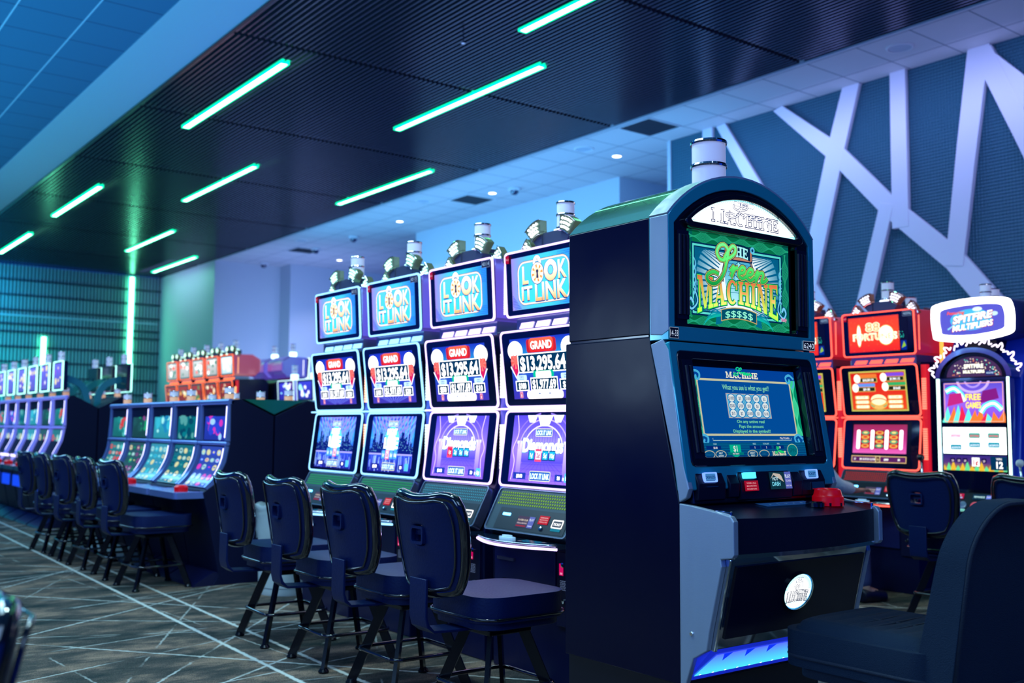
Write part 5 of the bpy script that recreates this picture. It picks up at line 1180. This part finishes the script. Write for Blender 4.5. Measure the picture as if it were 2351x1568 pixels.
    c = Cv(.08, .06, .9); c.rrect(0, 20, 100, c.uh, 8, (1, 1, 1, 2)); c.rrect(8, 27, 92, c.uh - 8, 5, (.3, .35, .4)); c.text('TICKET', 50, 38, 16, (1, 1, 1, 1.6), w=70, off=.05); c.rect(6, 0, 94, 18, (.1, .5, .6)); c.build('ticket_slot', sp, (.235, -.004, .03))
    # deck
    n = 12; f = [(-.32 + .64 * k / n, -.155 - .10 * math.sin(PI * k / n)) for k in range(n + 1)]
    dk = ob('button_deck', prism(NB(), f + [(.33, -.05), (-.33, -.05)], .655 + z, .675 + z, 'z'), mat('deck_glass', (.01, .03, .06), .08, coat=.8), t, smooth=30)
    ob('deck_light', tube(NB(), [(x, y - .004, .655 + z) for x, y in f], .0065, 6), glow('deck_light_' + hn, hue, 2.4), dk, smooth=0)
    ob('deck_rail', tube(NB(), [(x, y - .006, .672 + z) for x, y in f], .006, 6), CHROME, dk, smooth=0)
    bm = NB(); prism(bm, ell(-.05, -.17, .06, .025, 16), .675 + z, .684 + z, 'z'); prism(bm, ell(-.05, -.17, .035, .018, 16), .684 + z, .692 + z, 'z'); ob('spin_button', bm, mat('clear_button', (.4, .6, .8), .1, emit=(.3, .6, .9), es=.5), dk)
    c = Cv(.17, .07, .6); c.rect(0, 0, 100, c.uh, (.02, .15, .3))
    for i in range(5):
        for j in range(3): c.rect(4 + i * 19, 3 + j * 13, 19 + i * 19, 12 + j * 13, (.15, .55, .75) if (i + j) % 3 else (.6, .6, .7), same=i + j > 0)
    c.build('button_panel', dk, (.14, -.20, .6768 + z), (-PI / 2, 0, 0))
    # lower front: door, lock, vents, labels
    bm = NB(); box(bm, -.30, .19, -.062, -.04, .33 + z, .63 + z); ld = ob('lower_door', bm, mat('door_navy', (.012, .018, .12), .28), t, bev=.004)
    bm = NB(); box(bm, -.26, -.12, -.078, -.06, .55 + z, .565 + z); ob('door_handle', bm, SILVER, ld)
    bm = NB()
    for k in range(5): box(bm, -.25 + k * .006, -.15 - k * .006, -.066, -.062, .42 + z + k * .009, .423 + z + k * .009)
    ob('vent', bm, BLACKP, ld)
    bm = NB(); box(bm, .20, .31, -.06, -.04, .28 + z, .63 + z); sd = ob('service_panel', bm, NAVY, t, bev=.003)
    c = Cv(.03, .055, .8); c.rect(0, 0, 100, c.uh, (.85, .05, .4)); c.rect(20, 14, 80, 44, (1, .6, .75)); c.build('label', sd, (.235, -.0615, .52 + z))
    for zz in (.57, .40): ob('key_lock', lathe(NB(), [(.012, 0), (.012, .008), (.005, .009)], n=12), CHROME, sd, (.25, -.06, zz + z), (PI / 2, 0, 0))
    c = Cv(.05, .05, .5)
    for i in range(3):
        for j in range(3): c.frame(4 + i * 32, 4 + j * 32, 30 + i * 32, 28 + j * 32, 2, 3, (.5, .6, .8))
    c.build('icon_plate', sd, (.25, -.0615, .45 + z))
    bm = NB(); box(bm, -.33, .33, -.03, -.01, .02, .29 + z); bd = ob('stand_door', bm, mat('stand_black'), t, bev=.003)
    ob('key_lock', lathe(NB(), [(.012, 0), (.012, .01), (.005, .012)], n=12), CHROME, bd, (0.0, -.03, .2), (PI / 2, 0, 0))
    if lever:
        lv = ob('lever', tube(NB(), [(.37, .02, .66), (.385, -.03, .80), (.375, -.05, 1.0)], .009, 8), CHROME, t, smooth=0)
        ob('lever_knob', sphere(NB(), (.375, -.05, 1.02), .028, 8), BLACK, lv, smooth=0)
    return t
XL = 3.25; PITCH = .747; Y4 = 4.035
CY = (.25, .6, 1.0); VI = (.68, .52, 1.0)
GL = 'row of padlock link machines'
ONE = pic_lock
twin('padlock slot machine showing diamonds, closest to the big green machine', (XL, Y4, 0), FX, GL, (pic_lock, lambda: pic_jackpot('$100', '$10', True), lambda: pic_diamonds(1)), VI, (.95, .95, 1), None, crest=(.85, .9, 1), led=(.35, .75, .1), crestg=(.6, .9, .6))
twin('padlock slot machine with purple diamonds screen and violet lights, second from the big green machine', (XL, Y4 + PITCH, 0), FX, GL, (pic_lock, lambda: pic_jackpot('$50', '$10', True), lambda: pic_diamonds(0)), VI, (1, .97, 1), '40114', crest=(.6, .85, 1), led=(.1, .5, .75), crestg=(.4, .9, .8))
twin('padlock slot machine with a city skyline screen, third from the big green machine', (XL, Y4 + 2 * PITCH, 0), FX, GL, (pic_lock, lambda: pic_jackpot('$100', '$20', False, True), lambda: pic_night(1)), CY, (.6, .85, 1), '40113', crest=(.45, .95, .9), led=(.05, .65, .25), crestg=(.1, .9, .5))
twin('farthest padlock slot machine, leftmost skyline screen beside the bin', (XL, Y4 + 3 * PITCH, 0), FX, GL, (pic_lock, lambda: pic_jackpot('$100', '$20', False, True), lambda: pic_night(2)), CY, (1, .45, .3), '40115', crest=(.45, .95, .9), led=(.05, .65, .25), crestg=(.1, .9, .5))
RH = (1.0, .10, .07)
XR = 7.12
twin('red lit slot machine with 88 on its top screen', (XR, 4.64, 0), FX, 'red lit machines on the right', (pic_88top, pic_88mid, pic_88low), RH, (1, .15, .1), '40096', crest=(.75, .8, 1), led=(.9, .04, .03), lever=True, crestg=(.9, .3, .2))
twin('red lit slot machine half hidden behind the big green machine', (XR, 4.64 + PITCH, 0), FX, 'red lit machines on the right', (pic_88top, pic_88mid, pic_88low), RH, (1, .15, .1), '40095', crest=(.75, .8, 1), led=(.9, .04, .03), crestg=(.9, .3, .2))
DR = lambda s, base=(.2, .02, .05): (lambda: pic_blob(.52, .27, base, ((.8, .2, .1), (.9, .6, .2)), s))
for y, lb in ((4.30, 'dark maroon backed slot machine behind the red machines, between them and the flame machine'), (5.05, 'dark backed slot machine behind the half hidden red machine')):
    twin(lb, (XR + 1.32, y, 0), -FX, 'machines back to back with the red ones', (DR(1), DR(2), DR(3)), (.5, .03, .08), (.6, .1, .1), None, crest=(.7, .3, .3), detail=1, crestg=(.5, .2, .2))
# orange lit far bank
OR = (1.0, .16, .05); XO = 6.45
for i in range(5):
    nm = ('nearest of the orange framed machines, blank bright top screen', 'second of the orange framed machines, with a white flare', 'middle one of the five orange framed machines in the distance', 'fourth of the orange framed machines from the right', 'leftmost and farthest of the orange framed machines')[i]
    TP = (lambda i=i: pic_blob(.52, .27, (.85, .95, 1) if i == 0 else (.75, .75, .75), ((1, 1, 1), (.95, .95, 1)) if i == 0 else ((.9, .3, .2), (1, 1, 1), (.1, .4, .3)), 10 + i, gain=1.6))
    MD = (lambda i=i: pic_blob(.52, .31, (.6, .08, .08), ((1, .95, .8), (.95, .7, .3), (.3, .5, .3)), 20 + i, gain=1.2))
    twin(nm, (XO, 16.3 + i * .66, 0), FX, 'orange framed machines in the distance', (TP, MD, MD), OR, (1, .5, .2), None, crest=(.6, 1, .8), lift=.24, detail=1, crestg=(.3, .9, .5)).scale = (.86, 1, 1)
for i in range(2):
    twin(('dark back of a far machine with a white glowing screen edge', 'second dark machine back behind the orange row')[i], (XO + 1.35, 16.3 + i * .75, 0), -FX, 'dark machine backs beside the orange row', (TP, MD, MD), (.75, 1, .9), (1, 1, 1), None, crest=(.7, 1, .95), lift=.24, detail=0)
CYW = (.55, .85, 1.0)
for i, (yy) in enumerate((15.2, 14.5, 13.8, 13.1)):
    TP = (lambda i=i: pic_blob(.5, .27, (.2, .2, .75), ((1, 1, 1), (.6, .95, 1), (.95, .5, .3) if i == 2 else (.8, .9, 1)), 30 + i, gain=1.5))
    MD = (lambda i=i: pic_blob(.52, .31, (.25, .8, .6), ((.9, .95, .6), (.3, .7, .4), (.95, .5, .4), (.6, 1, .9)), 40 + i, 14, gain=1.2))
    twin(('white framed machine with a blue top screen, left of the far padlock machine', 'white framed machine with a bright teal top screen in the distance', 'white framed machine with an orange disc on its top screen', 'white framed machine behind the farthest padlock machine')[i], (7.0, yy, 0), FX, 'white framed machines in the distance', (TP, MD, MD), CYW, (.9, .95, 1), None, crest=(.5, .8, .8), lift=-.20, detail=0).scale = (.91, 1, 1)

# ------------------------------------------------------------------ curved two-screen cabinets (left banks)
BLUEF = mat('curved_frame_blue', (.22, .32, .8), .25, .5); TUBEW = glow('curved_tube_light', (.55, .55, 1), 2.6)
def curved(label, loc, rz, group, seed, near=False, tall=0., topper=None, lit=(.55, .55, 1), button=None, back_only=False, candle_x=0, fr=None, wid=.62):
    t = thing('slot_machine', label, 'slot machine', loc, rz, group)
    fr = fr or BLUEF; k = tall; s = 1 + k
    pr_ = [(0.56, 0), (.56, 1.30 * s), (.28, 1.43 * s), (.20, 1.42 * s), (.205, 1.10 * s), (.175, .94 * s), (.10, .78 * s), (.0, .71), (.02, .62), (.06, .45), (.14, .08), (.10, .0)]
    ob('cabinet', prism(NB(), pr_, -wid / 2, wid / 2, 'x'), mat('side_navy', (.002, .005, .035), .5, spec=.25, bump=(5, .04)), t, bev=.004)
    # foot plate
    ob('foot_plate', prism(NB(), [(-.06, 0), (-.04, .02), (.10, .10), (.14, .10), (.14, 0)], -wid / 2 + .01, wid / 2 - .01, 'x'), NAVY, t)
    # curved frame columns following the screen line
    U = catmull([(.21, 1.40 * s), (.205, 1.25 * s), (.195, 1.10 * s)], 4); Lw = catmull([(.193, 1.06 * s), (.17, .94 * s), (.11, .82 * s), (.03, .735)], 5)
    for sx in (-1, 1):
        x = sx * (wid / 2 - .022)
        for P in (U, Lw):
            c = ob('frame_column', tube(NB(), [(x, y - .004, z) for y, z in P], 0, sq=(.02, .016)), fr, t, smooth=40)
            if sx > 0: ob('tube_light', tube(NB(), [(x - .024, y - .018, z) for y, z in (P[1:-1] if P is U else P[1:-4])], .0095, 6), glow('tube_%d_%d' % (int(lit[0] * 99), int(lit[1] * 99)), lit, 3.6), c, smooth=0)
    ob('top_rail', tube(NB(), [(-wid / 2, .20, 1.41 * s), (wid / 2, .20, 1.41 * s)], .024, 10), fr, t, smooth=40)
    ob('middle_rail', tube(NB(), [(-wid / 2, .185, 1.08 * s), (wid / 2, .185, 1.08 * s)], .016, 10), fr, t, smooth=40)
    rn = random.Random(seed); pal = [((.1, .5, .5), (.8, .2, .2), (.3, .7, .7)), ((.1, .3, .3), (.1, .6, .4), (.5, .2, .5)), ((.2, .7, .8), (.1, .5, .7), (.6, .9, .9)), ((.0, .45, .5), (.0, .25, .35), (.3, .6, .6)), ((.15, .25, .8), (.8, .2, .7), (.6, .8, 1))]
    pc = pal[seed % 5]
    cv = pic_blob(wid - .17, .27 * s, pc[0], pc, seed, 16, gain=1.1); cv.build('upper_screen', t, (0, .192, 1.105 * s), (math.radians(-3), 0, 0))
    cv = pic_grid(wid - .17, .34, mix(pc[0], (.2, .3, .4), .4), (pc[0], pc[1], pc[2], (.8, .8, .6), (.6, .8, .8)), seed + 5)
    o = cv.build('lower_screen', t, (0, 0, 0))
    P2 = catmull([(.03, .745), (.085, .80), (.145, .90), (.17, .97), (.182, 1.055 * s)], 6)
    for v in o.data.vertices:
        q = min(max(v.co.z / cv.h, 0), .9999) * (len(P2) - 1); i = int(q); f_ = q - i; a, b = P2[i], P2[i + 1]
        v.co.y += a[0] + (b[0] - a[0]) * f_ - .002; v.co.z = a[1] + (b[1] - a[1]) * f_
    # screen backing
    # deck
    ob('button_deck', prism(NB(), rr(-wid / 2 + .01, -.22, wid / 2 - .01, .06, .03, 4), .665, .715, 'z'), fr if near else mat('deck_teal', (.03, .12, .16), .2, .3), t, bev=.008)
    ob('deck_panel', prism(NB(), rr(-wid / 2 + .16, -.05, wid / 2 - .1, .03, .01, 2), .715, .722, 'z'), BLACK, t)
    if button: ob('dome_button', lathe(NB(), [(.05, .715), (.052, .75), (.035, .765), (.001, .765)], .16, -.12, 20), RED, t, smooth=30)
    candle(t, candle_x, .26, 1.43 * s, .04, .10, lit=mat('candle_amber', (.8, .5, .3), .3, emit=(.9, .45, .25), es=.5))
    if topper == 'portrait':
        bm = NB(); prism(bm, rr(-.22, 1.64, .22, 1.99, .02, 4), .16, .22, 'y'); m_ = ob('top_monitor', bm, BLACK, t)
        pic_blob(.40, .30, (.4, .4, .9), ((1, 1, 1), (.9, .85, .6), (.5, .3, .8)), seed + 9, 8, gain=1.3).build('screen', m_, (0, .158, 1.665))
        bm = NB(); ring(bm, rr(-.225, 1.635, .225, 1.995, .022, 4), rr(-.213, 1.647, .213, 1.983, .015, 4), .152, .17); ob('light_frame', bm, glow('portrait_frame', (.4, 1, .9), 2.2), m_)
        P = catmull([(.5, 1.40), (.5, 1.55), (.42, 1.72), (.22, 1.8)], 5); ob('support_arm', tube(NB(), [(0, y, z) for y, z in P], 0, sq=(.04, .02)), mat('arm_teal', (.05, .4, .4), .25, .5), t, smooth=40)
        candle(t, 0, .19, 1.995, .04, .12)
        ob('lower_light', box(NB(), -.24, .24, -.02, .0, .80, .83), glow('deck_wash', (.6, .55, 1), 2.5), t)
        ob('kick_light', box(NB(), -.2, .2, .01, .03, .42, .56), glow('kick_blue_light', (.01, .08, 1), .9), t)
    return t
NMB = ['curved slot machine at the near end of its row, blue and pink screens', 'second curved slot machine in its row, dark teal screens', 'middle curved slot machine with light aqua screens', 'fourth curved slot machine, dark green screens with a red button', 'far end curved slot machine with a teal and red screen']
XB = 2.90
for i in range(5):
    curved(NMB[i], (XB, 8.02 + i * .635, 0), FX, 'curved two screen machines, left row', [4, 3, 2, 1, 0][i], near=True, button=i in (0, 2), candle_x=(.12, -.1, .1, 0, 0)[i])
for i in range(5):
    curved(('curved machine facing away at the near end, its side panel completing the V', 'curved machine facing away, second behind the left row', 'curved machine facing away, third behind the left row', 'curved machine facing away, fourth behind the left row', 'curved machine facing away at the far end')[i], (XB + 1.135, 8.02 + i * .635, 0), -FX, 'curved machines facing away', i + 2, near=True, candle_x=.1 - .05 * i)
ob_top = NB(); prism(ob_top, [(3.215, 1.43), (3.4675, 1.315), (3.72, 1.43)], 7.72, 7.74 + 3.1, 'y'); o = ob('top_cover', ob_top, mat('cover_teal', (.02, .25, .18), .2, .4), None); tag(o, 'teal wedge shaped cover along the top between the back to back curved machines', 'cover')
for i in range(6):
    curved(('portrait topped blue slot machine at the near end of the far left bank', 'second portrait topped blue machine in the far left bank', 'third portrait topped blue machine in the far left bank', 'fourth portrait topped blue machine in the far left bank', 'fifth portrait topped blue machine, near the left edge', 'sixth portrait topped blue machine, cut by the left edge')[i],
           (2.98, 13.3 + i * .66, 0), FX, 'portrait topped machines in the far left bank', i, tall=.10, topper='portrait', lit=(.6, .6, 1), button=True, fr=mat('violet_frame', (.3, .35, .8), .2, .5, emit=(.2, .22, 1), es=.45))
for i in range(3):
    curved(('portrait topped machine facing away, nearest of the far left bank', 'portrait topped machine facing away, second of the far left bank', 'portrait topped machine facing away, third of the far left bank')[i],
           (2.98 + 1.135, 13.3 + i * .66, 0), -FX, 'portrait topped machines facing away', i + 7, tall=.10, topper='portrait', fr=mat('violet_frame'))

# ------------------------------------------------------------------ flame machines on the right
def spit(label, loc, rz, group, lit=True):
    t = thing('slot_machine', label, 'slot machine', loc, rz, group)
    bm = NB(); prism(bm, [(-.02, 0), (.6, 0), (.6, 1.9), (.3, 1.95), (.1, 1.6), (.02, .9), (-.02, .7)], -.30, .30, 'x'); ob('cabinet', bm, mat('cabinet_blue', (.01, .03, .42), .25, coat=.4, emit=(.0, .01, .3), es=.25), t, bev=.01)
    # front frame
    o = ob('front_frame', ring(NB(), rr(-.27, .78, .27, 1.60, .02, 4), rr(-.235, .80, .235, 1.575, .01, 4), -.03, .04), CHROME, t, smooth=30)
    for s in (-1, 1): ob('side_tube', tube(NB(), [(s * .262, -.035, .80), (s * .262, -.035, 1.60)], .010, 8), glow('mint_tube', (.6, 1, .9), 2.6), o, smooth=0)
    bm = NB(); box(bm, -.235, .235, -.02, .02, .79, 1.58); ob('glass_panel', bm, BEZEL, t)
    cv = Cv(.45, .29, 1.1); H = cv.uh; rnd = random.Random(5)
    cv.rect(0, 0, 100, H, grad(0, H, (.5, .3, .9), (.6, .4, .95), (.35, .3, .8))); cv.line(ell(50, H + 4, 26, 20, 20, 180, 360), 4, (.8, .7, 1)); cv.line(ell(50, H + 6, 14, 14, 20, 180, 360), 3, (.7, .6, 1))
    for k in range(11): X = 5 + k * 9; cv.poly([(X - 8, 0), (X + 8, 0), (X + rnd.uniform(-6, 6), rnd.uniform(14, 30))], rnd.choice([(.4, 1, .9), (1, .5, .2), (.9, .95, .4), (.95, .15, .3)]))
    for P in ([(4, 50), (18, 55), (30, 45), (36, 34)], [(96, 20), (84, 30), (70, 26), (62, 16)]): cv.line(catmull(P, 6), 9, (.3, .95, .9, 1.3)); cv.line(catmull(P, 6), 4, (.9, 1, 1, 1.6))
    cv.poly([(60, 30), (92, 38), (88, 54), (66, 50)], (.5, .1, .5)); cv.poly([(6, 26), (34, 32), (30, 48), (10, 46)], (.75, .15, .5))
    for i, s_ in enumerate(('FREE', 'GAMES')): cv.text(s_, 50, 36 - i * 13, 10, (.9, .3, .3), w=26, off=.08); cv.text(s_, 50, 36 - i * 13, 10, (1, .95, .4, 1.3), w=25, off=.03)
    cv.frame(1, 1, 99, H - 1, 2, 1.2, (1, .7, .6)); cv.build('bonus_screen', t, (0, -.022, 1.28))
    cv = Cv(.47, .19, 1.3); H = cv.uh; cv.rect(0, 0, 100, H, (.95, 1, 1, 1.8))
    for i in range(3):
        X = 20 + i * 30; cv.line([(X - 13, 3), (X - 13, H - 3)], .8, (.3, .7, .7)); cv.line([(X + 13, 3), (X + 13, H - 3)], .8, (.3, .7, .7), same=True)
        cv.rrect(X - 9, 10 if i else 6, X + 9, 18 if i else 14, 2, (.1, .55, .65)); cv.rrect(X - 9, 24, X + 9, 32, 2, (.2, .6, .55) if i else (.85, .9, 1)); cv.text('SPITFIRE', X, 26, 3, (.9, .3, .4), w=15, off=.05); cv.text('JACKPOTS', X, 12 if i else 8, 3, (.9, .95, 1), w=15, off=.05)
    cv.build('reel_screen', t, (0, -.022, 1.055))
    cv = Cv(.47, .11, 1.0); H = cv.uh; cv.rect(0, 0, 100, H, grad(0, H, (.9, .7, .2), (.35, .2, .5), (.2, .15, .5)))
    for k in range(14): X = k * 7.5; cv.poly([(X - 5, 0), (X + 5, 0), (X, 8 + 4 * (k % 3))], (.4, .9, .6) if k % 2 else (.95, .75, .2), same=k > 0)
    for X in (14, 24, 34, 64): cv.rrect(X - 4, 12, X + 4, 19, 1, (.1, .05, .3)); cv.text('20', X, 13.5, 3, (1, .9, .95), off=.04)
    cv.rect(45, 7, 57, 20, (1, 1, 1, 1.6)); cv.text('1¢', 51, 9, 8, (.8, .05, .1), off=.06); cv.rect(74, 2, 99, H - 1, (.0, .2, .35)); cv.text('WIN', 87, 17, 3.4, (1, 1, 1), off=.05); cv.text('12', 88, 5, 10, (1, 1, 1, 1.6), off=.06)
    cv.build('info_screen', t, (0, -.022, .935))
    # arch topper glass with chrome arch
    A = ell(0, 1.60, .285, .22, 24, 0, 180); B = ell(0, 1.60, .25, .185, 24, 0, 180)
    ar = ob('arch', prism(NB(), A + B[::-1], -.03, .12, 'y'), CHROME, t, smooth=30); ob('arch_back', prism(NB(), B, .0, .1, 'y'), BLACK, ar)
    cv = Cv(.44, .15, 1.2); P = ell(50, 0, 47, 33, 24, 0, 180); cv.poly(P, (.25, .15, .3)); rnd = random.Random(9)
    for k in range(70):
        a = rnd.uniform(0, PI); r = rnd.uniform(.3, .95) ** .5; cv.oval(50 + 45 * r * math.cos(a), 31 * r * math.sin(a), 1, 1, rnd.choice([(1, .9, .8), (.9, .5, .3), (.3, .9, .8), (1, 1, 1)]), 6, same=k > 0)
    cv.text('SPITFIRE', 50, 14, 7, (.3, .3, .5), w=34, off=.08); cv.text('SPITFIRE', 50, 14, 7, (1, 1, .9, 1.6), w=33, off=.04); cv.text('MULTIPLIERS', 50, 6, 5, (1, 1, .9, 1.6), w=36, off=.05)
    cv.rect(70, 2, 84, 9, (.0, .15, .4)); cv.text('40098', 77, 4, 3, (.8, .9, 1), w=12); cv.build('arch_glass', ar, (0, -.004, 1.61))
    # neon flames
    NE = glow('flame_neon', (.9, .8, 1), 2.2); bm = NB()
    for k in range(9):
        a = math.radians(165 - k * 18.5); c = Vector((.30 * math.cos(a), -.0, 1.60 + .235 * math.sin(a))); rd = Vector((math.cos(a), 0, math.sin(a))); tg = Vector((-math.sin(a), 0, math.cos(a)))
        P = [c + tg * .05, c + rd * .03 + tg * .03, c + rd * .02 + tg * .012, c + rd * .06 + tg * .005, c + rd * .045 - tg * .015, c + rd * .02 - tg * .02, c + rd * .03 - tg * .04]
        tube(bm, catmull([tuple(p) for p in P], 5), .005, 6)
    ob('flame_neon', bm, NE if lit else glow('flame_neon_dim', (.6, .9, .9), 1.2), t, smooth=0)
    # sign
    S = [(-.31, 2.09), (-.27, 2.155), (0, 2.18), (.24, 2.165), (.30, 2.11), (.31, 1.97), (.27, 1.90), (0, 1.865), (-.26, 1.885), (-.30, 1.94)]
    S = catmull(S, 4, True); cx, cz = 0, 2.02
    bm = NB(); prism(bm, S, .0, .38, 'y'); sg = ob('sign_box', bm, mat('sign_blue', (.01, .02, .22), .35), t, smooth=30)
    I = [(x * .80, cz + (z - cz) * .70) for x, z in S]
    ob('sign_border', ring(NB(), S, I, -.02, .0), glow('sign_white', (1, .97, 1), 4), sg)
    cv = Cv(.52, .24, 1.1); P = [((x + .26) / .52 * 100, (z - 1.9) / .52 * 100) for x, z in I]
    cv.poly(P, (.35, .35, .8)); cv.oval(48, 24, 30, 15, (.3, .75, .95)); cv.line(catmull([(14, 12), (26, 20), (24, 28)], 5), 2, (.6, .9, 1)); cv.oval(82, 30, 5, 3, (.8, .95, 1)); cv.oval(58, 38, 7, 3, (.9, 1, 1))
    cv.text('Featuring', 26, 33, 4.5, (.3, .1, .1), w=26, off=.06, shear=.2); cv.text('Featuring', 26, 33, 4.5, (1, .35, .1, 1.3), w=25, off=.03, shear=.2)
    cv.warp = lambda X, Y: (X, Y + (X - 50) * .1); cv.text('SPITFIRE', 50, 22, 10, (.8, .25, .1), w=58, off=.1, shear=.15); cv.text('SPITFIRE', 50, 22.6, 10, (1, 1, .95, 1.7), w=56, off=.05, shear=.15)
    cv.text('MULTIPLIERS', 50, 11, 8, (.8, .3, .15), w=60, off=.1, shear=.15); cv.text('MULTIPLIERS', 50, 11.5, 8, (1, 1, .95, 1.7), w=58, off=.05, shear=.15); cv.warp = None
    cv.build('sign_face', sg, (0, -.006, 1.9))
    ob('sign_post', box(NB(), -.12, .12, .1, .3, 1.7, 1.95), BLACKP, t)
    bm = NB(); box(bm, -.27, -.25, .02, .04, 1.66, 1.9); ob('orange_bar', bm, glow('orange_bar', (1, .3, .05), 2), t)
    candle(t, .0, .2, 2.18, .042, .12)
    # lower panel and deck
    lp = ob('reader_panel', prism(NB(), [(-.02, .79), (-.1, .66), (.05, .66), (.05, .79)], -.25, .25, 'x'), BLACKP, t, bev=.004)
    c = Cv(.09, .04, .8); c.rect(0, 0, 100, c.uh, (.75, .1, .3)); c.text('NOTICE', 50, 24, 12, (1, .9, .9), off=.04); c.rect(10, 4, 90, 16, (.6, .8, 1)); c.build('label', lp, (-.12, -.062, .735), (math.radians(-30), 0, 0))
    c = Cv(.14, .04, .9); c.rect(0, 0, 100, c.uh, (.05, .2, .3)); c.text('REWARDS', 36, 10, 10, (.8, 1, 1), w=55, off=.05); c.rect(72, 3, 97, 26, (.4, .5, .9)); c.text('PLAY', 84, 13, 7, (1, 1, 1), w=20, off=.04); c.build('card_display', lp, (.06, -.062, .735), (math.radians(-30), 0, 0))
    for k, (x, cc) in enumerate(((-.15, (.1, .3, .5)), (-.07, (.05, .1, .2)), (.02, (.5, .05, .1)), (.1, (.1, .2, .5)))):
        ob('round_button', lathe(NB(), [(.03, 0), (.03, .006), (.02, .01), (.001, .01)], n=16), mat('btn%d' % k, cc, .2, emit=cc, es=.6), lp, (x, -.085, .69), (math.radians(58), 0, 0), smooth=30)
    dk = ob('button_deck', prism(NB(), rr(-.27, -.26, .27, -.06, .05, 4), .62, .66, 'z'), BLACK, t, bev=.008)
    for k in range(6): ob('deck_button', prism(NB(), ell(-.2 + k * .08, -.17 + .02 * (k % 2), .032, .024, 14), .66, .67, 'z'), mat('deckbtn%d' % (k % 3), ((.3, .6, .8), (.8, .4, .2), (.4, .7, .6))[k % 3], .2, emit=((.2, .5, .8), (.8, .4, .1), (.2, .7, .5))[k % 3], es=.6), dk)
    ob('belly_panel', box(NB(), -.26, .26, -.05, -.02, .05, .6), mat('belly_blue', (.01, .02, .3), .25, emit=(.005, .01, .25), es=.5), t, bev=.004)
    lv = ob('lever', tube(NB(), [(.33, .03, .66), (.34, -.02, .8), (.335, -.05, .98)], .008, 8), CHROME, t, smooth=0); ob('lever_knob', sphere(NB(), (.335, -.05, 1.0), .027, 8), WHITEP, lv, smooth=0)
    return t
spit('flame machine with a white bordered SPITFIRE sign on top', (XR, 3.86, 0), FX, 'flame arch machines')
spit('second flame arch machine cut off by the right edge', (XR + .0, 3.12, 0), FX, 'flame arch machines', False)

# ------------------------------------------------------------------ people
PS = mat('shirt_blue_cloth', (.5, .66, .8), .85, bump=(30, .5)); PJ = mat('jeans_cloth', (.02, .035, .14), .85, bump=(60, .4)); PDK = mat('dark_jacket', (.008, .012, .03), .8, bump=(25, .4))
HR = mat('hair_dark', (.01, .008, .01), .6, bump=(80, .6)); HG = mat('hair_grey', (.12, .16, .24), .6, bump=(80, .6))
J, E, R = seated((.26, .52, .775), (-.2, .48, .77), kneeR=(.36, .40, .50), ankR=(.46, .30, .09), seat=.52)
person('person in a light blue shirt and jeans reaching to the red 88 machine', (6.17, 4.82, 0), FX, J, E, R, PS, PJ, HR)
stool(6.05, 4.86, FX, 'black stool under the person at the red machine')
J, E, R = seated((.2, .45, .77), (-.2, .45, .77), seat=.52)
person('person in a dark jacket seated behind the curved machines', (4.78, 9.72, 0), -FX, J, E, R, PDK, PJ, HG)
stool(4.90, 9.72, -FX, 'black stool under the person in the dark jacket')
